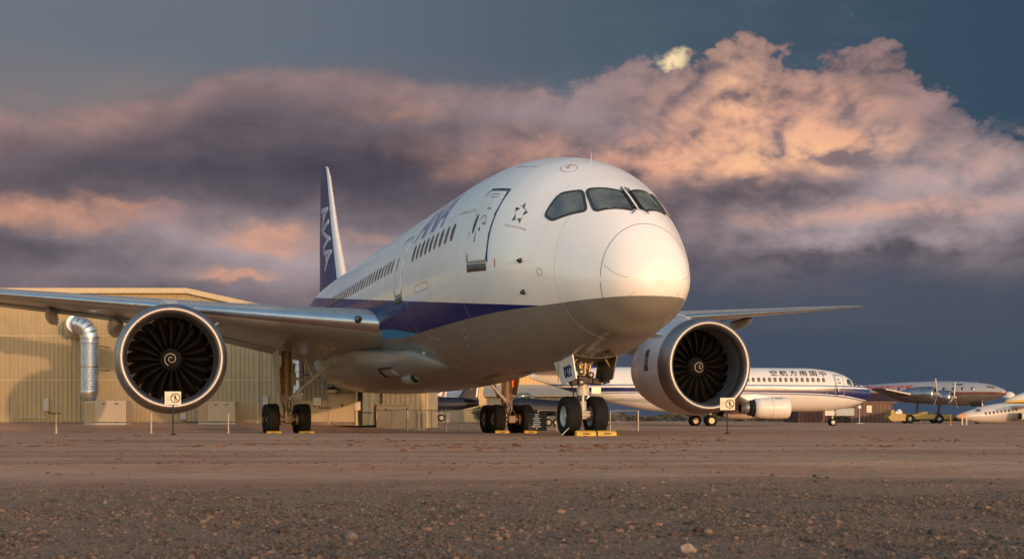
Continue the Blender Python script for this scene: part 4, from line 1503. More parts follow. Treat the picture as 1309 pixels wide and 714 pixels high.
def ribbed(mb, x0, x1, y, base, top, pitch=0.23, rib=0.06, dep=0.055):
    """corrugated sheet facing -y: top is a function of x"""
    pts = []
    x = x0
    while x < x1:
        for dx_, dd in ((0, 0), (pitch - rib * 1.6, 0), (pitch - rib * 1.3, dep), (pitch - rib * 0.3, dep)):
            if x + dx_ < x1:
                pts.append((x + dx_, y - dd))
        x += pitch
    pts.append((x1, y))
    lo = [(a, b, base) for a, b in pts]; hi = [(a, b, top(a)) for a, b in pts]
    n = len(pts)
    mb.add(lo + hi, [[i, i + 1, i + 1 + n, i + n] for i in range(n - 1)], 0, False)


DH = 64.0
hx = lambda px: (px - 654.5) / FPX * DH
XL, XR, XP = hx(-140), hx(459), hx(240)
ztop = lambda x: 7.05 if x < XP else 7.05 - 0.218 * (x - XP)
BZ = 0.10
hang = thing('hangar', (hx(200), DH, 0.0), 0.0, 'long tan corrugated steel hangar with sloping roof edge behind the left engine', 'building')
ox = hx(200)
mb = MB()
ribbed(mb, XL - ox, XR - ox, 0.0, BZ, lambda x: ztop(x + ox))
wall = mb.build('wall', M_side, hang, fix=False)
for zl in (2.45, 4.75):
    mb = MB(); mb.box(((XL + XR) / 2 - ox, -0.062, zl), (XR - XL, 0.012, 0.05)); mb.build('sheet_lap', M_trim, wall)
mb = MB(); mb.tube([(hx(330) - ox, -0.14, BZ), (hx(330) - ox, -0.14, 5.6)], 0.05, 8); mb.build('downpipe', M_trim, hang)
mb = MB(); mb.tube([(hx(20) - ox, -0.12, 1.6), (hx(20) - ox, -0.12, 0.5), (hx(60) - ox, -0.12, 0.5)], 0.03, 8); mb.build('conduit', M_roofg, hang)
mb = MB()
mb.add([(XR - ox, 0.002, BZ), (XR - ox, 26, BZ), (XR - ox, 26, ztop(XR)), (XR - ox, 0.002, ztop(XR))], [[0, 1, 2, 3]])
mb.build('side_wall', M_side, hang, fix=False)
mb = MB()
mb.add([(XL - ox, 0.002, BZ), (XL - ox, 26, BZ), (XL - ox, 26, 7.05), (XL - ox, 0.002, 7.05)], [[0, 1, 2, 3]])
mb.build('side_wall', M_side, hang, fix=False)
mb = MB()
P3_ = [XL - 0.3, XP, XR + 0.25]
for a, b in zip(P3_[:-1], P3_[1:]):
    mb.prism([(a - ox, -0.25, ztop(a) + 0.06), (b - ox, -0.25, ztop(b) + 0.06), (b - ox, 26, ztop(b) + 0.06), (a - ox, 26, ztop(a) + 0.06)], (0, 0, 0.08))
roof = mb.build('roof', M_roofg, hang)
for a, b in zip(P3_[:-1], P3_[1:]):
    mb = MB()
    mb.prism([(a - ox, -0.26, ztop(a) - 0.12), (b - ox, -0.26, ztop(b) - 0.12), (b - ox, -0.26, ztop(b) + 0.15), (a - ox, -0.26, ztop(a) + 0.15)], (0, -0.06, 0))
    mb.build('fascia', M_trim, roof)
mb = MB(); mb.box(((XL + XR) / 2 - ox, -0.08, BZ + 0.10), (XR - XL, 0.06, 0.20)); mb.build('base_sill', mat('concrete_sill', (0.20, 0.16, 0.12), 0.9, var=0.2), hang)
# service doors and lamp at the right end
for p0, p1, y0, y1, nm, mm in ((385, 419.5, 512, 541, 'door', M_side2), (420.5, 455, 503, 541, 'door', M_side2)):
    z0_, z1_ = BZ + 0.1, zpx(y0, DH)
    mb = MB(); mb.box(((hx(p0) + hx(p1)) / 2 - ox, -0.07, (z0_ + z1_) / 2), (hx(p1) - hx(p0), 0.05, z1_ - z0_), bev=0.01)
    dd_ = mb.build(nm, mm, hang)
    mb = MB(); mb.box((hx(p0) - ox + 0.02, -0.085, (z0_ + z1_) / 2), (0.05, 0.06, z1_ - z0_ + 0.06)); mb.build('door_frame', M_trim, dd_)
    mb = MB(); mb.box(((hx(p0) + hx(p1)) / 2 - ox, -0.12, z0_ + 0.95), (0.06, 0.05, 0.18), bev=0.01); mb.build('door_handle', M_black, dd_)
mb = MB()
lx, lz = hx(426) - ox, zpx(497, DH)
mb.tube([(lx, 0, lz + 0.15), (lx, -0.30, lz + 0.18)], 0.03, 8)
mb.lathe([(0.10, 0.03), (0.08, 0.12), (0.0, 0.30), (-0.03, 0.32)], (0, 0, 1), (lx, -0.36, lz), 20)
lamp = mb.build('wall_lamp', M_black, hang)
mb = MB(); mb.lathe([(-0.02, 0.28), (-0.16, 0.22), (-0.22, 0.1), (-0.23, 0.0)], (0, 0, 1), (lx, -0.36, lz), 18); mb.build('lamp_globe', mat('lamp_globe', (0.7, 0.62, 0.45), 0.3), lamp)
for px, y0, y1, w in ((406, 508, 518, 0.42), (457.5, 513, 524, 0.30), (60.5, 509, 525, 0.28), (340, 505, 530, 0.30), (235, 520, 536, 0.3)):
    mb = MB(); z0_, z1_ = zpx(y1, DH), zpx(y0, DH)
    mb.box((hx(px) - ox, -0.12, (z0_ + z1_) / 2), (w, 0.16, z1_ - z0_), bev=0.015); bx_ = mb.build('electrical_box', M_roofg if px < 350 else M_sign, hang)
    mb = MB(); mb.tube([(hx(px) - ox + 0.1, -0.10, z0_), (hx(px) - ox + 0.1, -0.10, z0_ - 0.12), (hx(px) - ox + 0.75, -0.10, z0_ - 0.12)], 0.025, 6); mb.build('conduit', M_black, bx_)
mb = MB(); mb.tube([(XR - ox - 0.12, -0.14, BZ), (XR - ox - 0.12, -0.14, ztop(XR) - 0.1)], 0.07, 10); mb.build('downpipe', M_trim, hang)
mb = MB(); mb.box((XR - ox + 0.10, -0.02, 2.4), (0.16, 0.20, 4.6)); mb.build('corner_post', M_black, hang)


# ------------------------------------------------------------------ ventilation ducts
def vent_duct(pxs, ytop, ybot, rad, d, label, elbow=True):
    kx = lambda px: (px - 654.5) / FPX * d
    xc = kx(pxs)
    z1, z0 = zpx(ytop, d), zpx(ybot, d)
    t = thing('ventilation_duct', (xc, d, gz(xc, d)), 0, label, 'duct', 'silver ducts on the hangar wall')
    zb = gz(xc, d)
    mb = MB()
    prof = []
    n = 34
    for i in range(n + 1):                                  # spiral seams as fine ribs
        z = z0 - zb + (z1 - z0) * i / n
        prof += [(z, rad), (z + 0.008, rad + 0.006), (z + 0.022, rad + 0.006), (z + 0.03, rad)]
    mb.lathe(prof, (0, 0, 1), (0, 0, 0), 32)
    mb.build('riser', M_galv, t)
    mb = MB(); mb.lathe([(z0 - zb, rad), (z0 - zb - 0.06, rad + 0.02), (z0 - zb - 0.5, rad * 0.62), (z0 - zb - 0.95, rad * 0.30)], (0, 0, 1), (0, 0, 0), 32, cap=True); mb.build('reducer', M_galv, t)
    if elbow:
        C = Vector((-0.72, 0, z1 - zb))
        pts = [C + Vector((0.72 * math.cos(a), -0.0, 0.72 * math.sin(a))) for a in [R(q) for q in range(0, 91, 18)]]
        # gored elbow: separate rings give the facets of sheet metal
        for i in range(len(pts) - 1):
            mb = MB(); mb.tube([pts[i], pts[i + 1]], rad, 28); mb.build('elbow_gore', M_galv, t)
        e = pts[-1]
        mb = MB(); mb.tube([e + Vector((0.02, 0, 0)), e + Vector((-0.12, 0.2, -0.03)), e + Vector((-0.34, 0.7, -0.16)), e + Vector((-0.4, 1.9, -0.2))], [rad, rad, rad * 0.98, rad * 0.98], 28); mb.build('wall_inlet', M_galv, t)
    mb = MB(); mb.lathe([(z1 - zb - 0.03, rad + 0.03), (z1 - zb + 0.03, rad + 0.03)], (0, 0, 1), (0, 0, 0), 32)
    for f in (0.45, 0.9):
        z = z0 - zb + (z1 - z0) * f
        mb.lathe([(z, rad + 0.02), (z + 0.05, rad + 0.02)], (0, 0, 1), (0, 0, 0), 32)
    mb.build('clamp_band', M_steel, t)
    for f in (0.40, 0.85):
        z = z0 - zb + (z1 - z0) * f
        mb = MB()
        mb.tube([(-rad - 0.55, 1.4, z), (-rad, 0.0, z)], 0.025, 6)
        mb.tube([(-rad - 0.5, 1.4, z - 0.75), (-rad, 0.0, z)], 0.025, 6)
        mb.tube([(rad + 0.1, 1.4, z), (rad, 0.0, z)], 0.025, 6)
        mb.build('wall_bracket', M_black, t)
    mb = MB(); mb.box((-0.1, 0.2, 0.25), (0.35, 0.35, 0.5), bev=0.02); mb.tube([(0, 0.1, 0.0), (0, 0.05, z0 - zb - 0.8)], 0.08, 10); mb.build('foot', M_black, t)


vent_duct(114.5, 432, 499, 0.46, 62.2, 'big silver spiral duct bending out of the hangar left of the left engine')
vent_duct(381.0, 446, 500, 0.30, 62.6, 'slim silver duct on the hangar behind the left main gear', False)


def cabinet(px0, px1, y0, d, label):
    x0, x1 = ((p - 654.5) / FPX * d for p in (px0, px1))
    xc = (x0 + x1) / 2; zg = gz(xc, d); H = zpx(y0, d) - zg; W = x1 - x0
    t = thing('air_handling_cabinet', (xc, d, zg), 0, label, 'cabinet', 'beige cabinets along the hangar wall')
    mb = MB(); mb.box((W * 0.13, 0, H / 2 + 0.05), (W * 0.74, 0.9, H - 0.1), bev=0.02); b = mb.build('casing', M_beige, t)
    mb = MB(); mb.box((-W * 0.37, 0.03, H / 2 + 0.02), (W * 0.255, 0.8, H - 0.12), bev=0.02); g = mb.build('louvre_section', M_side2, t)
    for i in range(9):
        mb = MB(); mb.box((-W * 0.47 + W * 0.20 * i / 8, -0.385, H / 2), (0.018, 0.02, H - 0.25)); mb.build('louvre', M_beige, g)
    for i in range(2):
        mb = MB(); mb.box((W * (-0.02 + 0.30 * i), -0.46, H * 0.86), (0.16, 0.02, 0.05), bev=0.005); mb.build('latch', M_black, b)
    mb = MB(); mb.box((0, 0, 0.0), (W, 0.85, 0.12)); mb.build('plinth', M_roofg, t)


cabinet(111, 164.5, 511.5, 62.0, 'beige air handling cabinet beside the silver duct, left of the left engine')
cabinet(256, 303, 513, 62.4, 'beige air handling cabinet right of the left engine')

for px, lab in ((72, 'white marker post in front of the hangar, leftmost of three'), (193.5, 'white marker post just left of the sign before the left engine'), (292, 'white marker post between the left engine and the left main gear')):
    d = 55.0
    c = at(px, d); zg = gz(c.x, c.y)
    t = thing('marker_post', (c.x, c.y, zg - 0.02), 0, lab, 'post', 'white marker posts')
    mb = MB(); mb.tube([(0, 0, 0), (0, 0, zpx(527, d) - zg)], [0.034, 0.03], 10); mb.build('shaft', mat('post_white', (0.55, 0.50, 0.42), 0.5, var=0.1), t)
    mb = MB(); mb.tube([(0, 0, 0), (0, 0, 0.05)], 0.085, 12); mb.build('base', M_grey2, t)

# ------------------------------------------------------------------ annex, generator box, fence
DA = 74.0
ax_ = lambda px: (px - 654.5) / FPX * DA
an = thing('annex', (ax_(505), DA, 0), 0, 'cream corrugated shed beyond the fence, under the aircraft belly', 'building')
mb = MB(); ribbed(mb, ax_(489) - ax_(505), ax_(548) - ax_(505), 0, -0.1, lambda x: 4.6, 0.30, 0.07, 0.045); mb.build('wall', M_side2, an, fix=False)
mb = MB(); mb.add([(ax_(548) - ax_(505), 0, -0.1), (ax_(548) - ax_(505), 9, -0.1), (ax_(548) - ax_(505), 9, 4.6), (ax_(548) - ax_(505), 0, 4.6)], [[0, 1, 2, 3]]); mb.build('side_wall', M_side2, an, fix=False)
mb = MB(); mb.box((ax_(506) - ax_(505), 4.4, 4.66), (ax_(551) - ax_(461), 9.2, 0.1)); mb.build('roof', M_roofg, an)
mb = MB(); mb.box((ax_(476) - ax_(505), 0.6, 2.2), (ax_(489) - ax_(463) + 0.0, 0.1, 4.7)); mb.build('recess_wall', mat('grey_green_panel', (0.30, 0.27, 0.21), 0.6, var=0.15), an)
for px0, px1 in ((472.5, 480.5), (482, 489)):
    mb = MB(); mb.box((ax_((px0 + px1) / 2) - ax_(505), 0.5, zpx(502, DA)), (ax_(px1) - ax_(px0), 0.12, 0.55), bev=0.01); w_ = mb.build('window', M_roofg, an)
    mb = MB(); mb.box((ax_((px0 + px1) / 2) - ax_(505), 0.43, zpx(502, DA)), (ax_(px1) - ax_(px0) - 0.1, 0.03, 0.42)); mb.build('pane', M_glass, w_)
mb = MB(); mb.box((ax_(481.5) - ax_(505), 0.45, zpx(513, DA)), (ax_(490) - ax_(473), 0.10, 0.7), bev=0.01); mb.build('vent_panel', mat('pale_panel', (0.55, 0.53, 0.49), 0.5), an)

d = 71.0
c = at(503, d); zg = gz(c.x, c.y); kk = d / FPX
t = thing('generator_box', (c.x, c.y, zg), 0, 'long beige equipment box behind the wire fence', 'cabinet')
H = zpx(517, d) - zg
mb = MB(); mb.box((0, 0.4, H / 2), (44 * kk, 0.9, H), bev=0.03); mb.build('casing', M_beige, t)
mb = MB(); mb.box((0, 0.38, H + 0.02), (45 * kk, 1.0, 0.06), bev=0.01); mb.build('lid', M_trim, t)
for x in (-0.45, 0.8):
    mb = MB(); mb.box((x, -0.07, H * 0.8), (0.12, 0.04, 0.10), bev=0.01); mb.build('latch', M_black, t)
for px in (535, 541):
    c = at(px, 71.5)
    t = thing('pipe_bollard', (c.x, c.y, gz(c.x, c.y)), 0, 'pale short pipe standing before the shed, %s of two' % ('left' if px < 538 else 'right'), 'bollard', 'short pipes by the shed')
    mb = MB(); mb.tube([(0, 0, 0), (0, 0, 0.95)], 0.13, 14); mb.build('pipe', M_beige, t)
    mb = MB(); mb.tube([(0, 0, 0.95), (0, 0, 1.02)], [0.15, 0.10], 14); mb.build('cap', M_grey2, t)

M_fence = mat('galvanised_fence', (0.30, 0.28, 0.25), 0.45, metal=0.4, var=0.1)


def fence(posts, ytop, d, label, bright=()):
    x = [(p - 654.5) / FPX * d for p in posts]
    xc = sum(x) / len(x); zg = gz(xc, d); H = zpx(ytop, d) - zg
    t = thing('wire_fence', (xc, d, zg), 0, label, 'fence', 'low wire fences')
    for i, a in enumerate(x):
        mb = MB(); mb.tube([(a - xc, 0, -0.05), (a - xc, 0, H)], 0.034 if i not in bright else 0.055, 8); mb.build('post', M_fence, t)
    for z in (H - 0.02, 0.08):
        mb = MB(); mb.tube([(x[0] - xc, 0, z), (x[-1] - xc, 0, z)], 0.024, 8); mb.build('rail', M_fence, t)
    mb = MB()
    w = x[-1] - x[0]; s_ = 0.11; n = int(w / s_)
    for i in range(n):
        for sg in (1, -1):
            a = x[0] - xc + i * s_
            b = a + sg * (H - 0.1)
            lo_, hi_ = x[0] - xc, x[-1] - xc
            if lo_ <= b <= hi_:
                mb.tube([(a, 0.004 * sg, 0.08), (b, 0.004 * sg, H - 0.02)], 0.0045, 3, cap=False, sm=False)
            elif b > hi_:
                mb.tube([(a, 0.004 * sg, 0.08), (hi_, 0.004 * sg, 0.08 + hi_ - a)], 0.0045, 3, cap=False, sm=False)
            else:
                mb.tube([(a, 0.004 * sg, 0.08), (lo_, 0.004 * sg, 0.08 + a - lo_)], 0.0045, 3, cap=False, sm=False)
    o = mb.build('wire_mesh', M_fence, t, fix=False); o['kind'] = 'stuff'


fence([481.5, 501, 521, 552, 570, 590, 617.5], 523.5, 66.0, 'low wire fence with pale posts left of the right main gear', (2, 4, 6))
fence([688, 711.5], 523.5, 66.0, 'short run of wire fence between main gear and nose wheel')
fence([780, 815.5], 524, 66.0, 'short panel of wire fence right of the nose wheel', (1,))


# ------------------------------------------------------------------ far buildings left of the nose gear
def shed(name, px0, px1, ytop, ybase, d, dep, rise, wallm, roofm, label, roof_front=True):
    x0, x1 = ((p - 654.5) / FPX * d for p in (px0, px1))
    xc = (x0 + x1) / 2; zb = gz(xc, d) - 0.1; zt = zpx(ytop, d); W = x1 - x0
    t = thing(name, (xc, d, zb), 0, label, 'building')
    H = zt - zb
    mb = MB()
    ribbed(mb, -W / 2, W / 2, 0, 0, lambda x: H, 0.5, 0.1, 0.05)
    for sx in (-W / 2, W / 2):
        mb.add([(sx, 0, 0), (sx, dep, 0), (sx, dep, H), (sx, dep / 2, H + rise), (sx, 0, H)], [[0, 1, 2, 3, 4]])
    mb.add([(-W / 2, dep, 0), (W / 2, dep, 0), (W / 2, dep, H), (-W / 2, dep, H)], [[0, 1, 2, 3]])
    mb.build('wall', wallm, t, fix=False)
    mb = MB()
    mb.prism([(-W / 2 - 0.4, -0.4, H - 0.05), (-W / 2 - 0.4, dep / 2, H + rise), (-W / 2 - 0.4, dep + 0.4, H - 0.05), (-W / 2 - 0.4, dep + 0.4, H + 0.12), (-W / 2 - 0.4, dep / 2, H + rise + 0.17), (-W / 2 - 0.4, -0.4, H + 0.12)], (W + 0.8, 0, 0))
    mb.build('roof', roofm, t)
    return t, W, H


M_tanb = siding_mat('ochre_siding', (0.55, 0.38, 0.17))
M_whiter = mat('white_metal_roof', (0.62, 0.58, 0.52), 0.5, var=0.08)
M_warmr = mat('warmed_white_roof', (0.60, 0.40, 0.27), 0.8, var=0.1, spec=0.2)  # orange put into the white roof's colour to offset blue skylight
M_brownw = siding_mat('brown_siding', (0.36, 0.27, 0.17))
t, W, H = shed('storage_hall', 540, 700, 470, 538, 165, 20, 3.0, M_tanb, M_roofg, 'tall ochre hall in the far distance under the aircraft belly')
mb = MB(); mb.box((2.0, -0.1, 2.0), (3.4, 0.1, 4.0)); mb.build('roller_door', M_side2, t)
t, W, H = shed('grey_roof_shed', 530, 589, 507, 538, 140, 10, 1.9, M_side2, M_roofg, 'low shed with grey pitched roof behind the black jet')
mb = MB(); mb.box((1.0, -0.1, 1.1), (1.1, 0.1, 2.1)); mb.build('door', M_trim, t)
t, W, H = shed('white_roof_shed', 622, 760, 506, 538, 132, 9, 1.2, M_brownw, M_warmr, 'low brown shed with a white roof behind the main wheels')
for k in range(4):
    mb = MB(); mb.box((-W / 2 + 1.2 + k * 2.3, -0.08, 1.4), (1.3, 0.08, 0.9), bev=0.01); w_ = mb.build('window', M_trim, t)
    mb = MB(); mb.box((-W / 2 + 1.2 + k * 2.3, -0.13, 1.4), (1.1, 0.03, 0.7)); mb.build('pane', M_glass, w_)

M_redb = siding_mat('red_brown_siding', (0.062, 0.017, 0.013))
t, W, H = shed('red_shed', 1020, 1141, 514, 538.5, 150, 8, 0.9, M_redb, M_redb, 'dark red brown shed behind the nose of the second airliner')
mb = MB(); mb.box(((1110.5 - 1080.5) / FPX * 150, -0.1, 1.75), (0.62, 0.08, 0.85), bev=0.01); w_ = mb.build('window', M_sign, t)
mb = MB(); mb.box(((1110.5 - 1080.5) / FPX * 150, -0.15, 1.75), (0.45, 0.03, 0.68)); mb.build('pane', mat('pale_blind', (0.6, 0.55, 0.45), 0.5), w_)
mb = MB(); mb.box((-0.2, -0.1, 1.0), (0.9, 0.1, 2.0)); mb.build('door', M_black, t)


def bush(px, d, h, w, label, n=900, seed=1):
    c = at(px, d); zg = gz(c.x, c.y)
    t = thing('desert_bush', (c.x, c.y, zg), 0, label, 'bush', 'desert bushes')
    rg = random.Random(seed)
    mb = MB()
    for k in range(5):
        a = 2 * PI * k / 5 + rg.random()
        mb.tube([(0, 0, 0), (w * .15 * math.cos(a), w * .15 * math.sin(a), h * .35), (w * .34 * math.cos(a), w * .3 * math.sin(a), h * .75)], [0.05, 0.03, 0.012], 6)
    mb.build('stem', mat('bark', (0.12, 0.08, 0.05), 0.9), t)
    mb = MB()
    for k in range(n):
        u = rg.random() ** 0.4; a = rg.uniform(0, 2 * PI); b = math.acos(rg.uniform(-1, 1))
        lump = 0.75 + 0.35 * noise.noise(Vector((math.cos(a) * 1.5, math.sin(a) * 1.5, math.cos(b) * 1.5 + seed)))
        p = Vector((w / 2 * u * math.sin(b) * math.cos(a) * lump, w / 2 * u * math.sin(b) * math.sin(a) * lump, h * 0.55 + h * 0.45 * u * math.cos(b) * lump))
        s_ = rg.uniform(0.05, 0.11)
        d1_ = Vector((rg.gauss(0, 1), rg.gauss(0, 1), rg.gauss(0, 1))).normalized() * s_
        d2_ = d1_.cross(Vector((rg.gauss(0, 1), rg.gauss(0, 1), rg.gauss(0, 1)))).normalized() * s_ * 0.6
        mb.add([p - d1_, p + d2_, p + d1_, p - d2_], [[0, 1, 2, 3]])
    mb.build('foliage', mat('bush_leaves', (0.07, 0.085, 0.03), 0.7, var=0.4, scale=2), t, fix=False)


bush(616, 118, 2.2, 2.6, 'round green bush between the ochre hall and the white roofed shed', 1100, 2)
bush(628, 121, 1.7, 1.8, 'smaller green bush right beside the round one', 700, 5)


# ------------------------------------------------------------------ generic lofted body
def body_fn(U, Cc, Kk, Ww, Zz):
    def pt(u, th, off=0.0):
        c, k, w, z = (float(pch(u, U, q)[0]) for q in (Cc, Kk, Ww, Zz))
        si = math.sin(th)
        return Vector((-(w + off) * math.cos(th), u, z + ((c - z) if si > 0 else (z - k)) * si + off * si))
    def thz(u, z):
        c, k, zc = (float(pch(u, U, q)[0]) for q in (Cc, Kk, Zz))
        return math.asin(max(-1, min(1, (z - zc) / ((c - zc) if z > zc else (zc - k)))))
    return pt, thz


def loft_body(pt, u0, u1, n=60, m=48):
    mb = MB()
    us_ = [u0 + (u1 - u0) * ((i / n) ** 1.6) for i in range(n + 1)]
    us_[0] = u0 + 0.001
    mb.loft([[pt(u, 2 * PI * k / m) for k in range(m)] for u in us_], 0, True, True)
    return mb


def pbox(pt, thz, u0, u1, z0, z1, name, m, parent, off=0.02):
    """patch on the starboard side between heights z0..z1"""
    bm = cut(cut(poly_bm([(u0, z0), (u1, z0), (u1, z1), (u0, z1)]), 0.4, 0), 0.25, 1)
    return wrap(bm, lambda a, b, o: pt(a, thz(a, b), o), name, m, parent, off)


def stripe_mat(name, base, bands, rough=0.3, lower=None):
    """bands: list of (z0 curve, z1 curve, colour) with curves over the body's own length"""
    m = bpy.data.materials.new(name); m.use_nodes = True
    X.nt = m.node_tree
    p = m.node_tree.nodes['Principled BSDF']
    tc = m.node_tree.nodes.new('ShaderNodeTexCoord')
    o = X(tc.outputs['Object']); ox_, oy_, oz_ = sep(o)
    n = noi(o, 0.8, 4, 0.6)
    c = mixc(smooth(n, 0.35, 0.7), base, tuple(q * 0.92 for q in base))
    met = None
    if lower:
        f = oz_.lt(lower[0]); c = mixc(f, c, lower[1]); met = f * lower[2]
    for a, b, col in bands:
        c = mixc(oz_.gt(curve(oy_, a)) * oz_.lt(curve(oy_, b)), c, col)
    m.node_tree.links.new(c.k, p.inputs['Base Color'])
    if met is not None:
        m.node_tree.links.new(met.k, p.inputs['Metallic'])
    m.node_tree.links.new(((n - 0.5) * 0.2 + rough).k, p.inputs['Roughness'])
    p.inputs['Coat Weight'].default_value = 0.25
    return m


# ------------------------------------------------------------------ second airliner
d = 115.0
c = at(1064, d); zg = -0.15
jet2 = thing('narrow_body_airliner', (c.x, c.y, zg), R(97), 'white twin jet airliner with dark blue stripe and Chinese lettering, behind the right engine', 'airplane')
J0 = -3.75                                               # nose, ahead of the nose gear
U = [0, .12, .4, .8, 1.5, 2.2, 2.9, 3.6, 4.8, 6.2, 20, 24, 28, 31, 32.2]
Cc = [2.95, 3.25, 3.5, 3.72, 4.02, 4.42, 4.80, 5.03, 5.22, 5.36, 5.40, 5.38, 5.25, 5.0, 4.7]
Kk = [2.95, 2.72, 2.45, 2.2, 1.92, 1.72, 1.58, 1.48, 1.38, 1.33, 1.33, 1.95, 3.0, 3.9, 4.3]
Ww = [0, .3, .58, .82, 1.12, 1.35, 1.52, 1.65, 1.80, 1.88, 1.88, 1.6, 1.05, .45, .1]
Zz = [2.95, 2.98, 3.0, 3.02, 3.08, 3.15, 3.22, 3.28, 3.34, 3.38, 3.38, 3.6, 4.1, 4.5, 4.6]
U = [u + J0 for u in U]
pt2, thz2 = body_fn(U, Cc, Kk, Ww, Zz)
L0, L1 = J0, J0 + 32.2
navy, mid = (0.008, 0.014, 0.10), (0.10, 0.15, 0.30)
m_j2 = stripe_mat('white_and_navy_livery', (0.66, 0.65, 0.64), [
    ([(L0, 3.40), (L0 + 3, 3.58), (L1, 3.62)], [(L0, 3.46), (L0 + 3, 3.72), (L1, 3.78)], mid),
    ([(L0, 2.3), (L0 + 1.5, 2.52), (L0 + 4, 2.85), (L0 + 8, 3.03), (L1, 3.08)], [(L0, 3.32), (L0 + 2, 3.44), (L0 + 6, 3.47), (L1, 3.47)], navy),
    ([(L0, 2.1), (L0 + 1.5, 2.35), (L0 + 4, 2.66), (L0 + 8, 2.86), (L1, 2.93)], [(L0, 2.18), (L0 + 1.5, 2.44), (L0 + 4, 2.77), (L0 + 8, 2.96), (L1, 3.01)], mid)])
mb = loft_body(pt2, J0, J0 + 32.2); mb.build('fuselage', m_j2, jet2)
M_win2 = mat('tan_cabin_window', (0.16, 0.12, 0.09), 0.3)
for k in range(34):
    u = J0 + 5.1 + 0.514 * k
    bm = poly_bm(rrect(u, u + 0.27, 4.02, 4.42, 0.11, 3)); cut(bm, 0.2, 1)
    wrap(bm, lambda a, b, o: pt2(a, thz2(a, b), o), 'window', M_win2, jet2, 0.02)
dr = pbox(pt2, thz2, J0 + 3.25, J0 + 4.1, 2.85, 4.72, 'door', m_j2, jet2, 0.03)
for a0, a1, b0, b1 in ((J0 + 3.22, J0 + 3.27, 2.85, 4.72), (J0 + 4.08, J0 + 4.13, 2.85, 4.72), (J0 + 3.27, J0 + 4.08, 2.82, 2.88), (J0 + 3.27, J0 + 4.08, 4.68, 4.74)):
    pbox(pt2, thz2, a0, a1, b0, b1, 'door_edge', M_logo2, dr, 0.04)
pbox(pt2, thz2, J0 + 3.55, J0 + 3.85, 3.92, 4.0, 'door_handle', M_black, dr, 0.05)
pbox(pt2, thz2, J0 + 3.66, J0 + 3.78, 4.2, 4.32, 'door_window', M_black, dr, 0.05)
for poly in ([(J0 + 1.25, 3.72), (J0 + 1.6, 3.62), (J0 + 2.15, 3.68), (J0 + 2.25, 4.22), (J0 + 1.9, 4.2)], [(J0 + 2.32, 3.70), (J0 + 2.85, 3.85), (J0 + 2.82, 4.30), (J0 + 2.38, 4.28)]):
    bm = cut(poly_bm(poly), 0.15, 1)
    wrap(bm, lambda a, b, o: pt2(a, thz2(a, b), o), 'cockpit_window', M_glass, jet2, 0.03)
pbox(pt2, thz2, J0 + 4.9, J0 + 5.0, 3.0, 3.05, 'marking', M_wht2, jet2, 0.03)
for i, ch in enumerate('空航方南国中'):
    bm = text_bm(ch, 0.80)
    cut(bm, 0.15, 1)
    u_l = J0 + 4.75 + 0.945 * (5 - i) + 0.80
    z_b = 4.64
    def onj(a, b, o, u_l=u_l):
        th0 = thz2(u_l, z_b)
        return pt2(u_l - a, th0 + b / 2.0, o)
    wrap(bm, onj, 'lettering', M_ink, jet2, 0.03)
bm = text_bm('98', 0.55)
wrap(cut(bm, 0.2, 1), lambda a, b, o: pt2(J0 + 23.2 - a, thz2(J0 + 23.2, 4.55) + b / 2.0, o), 'registration', M_ink, jet2, 0.03)
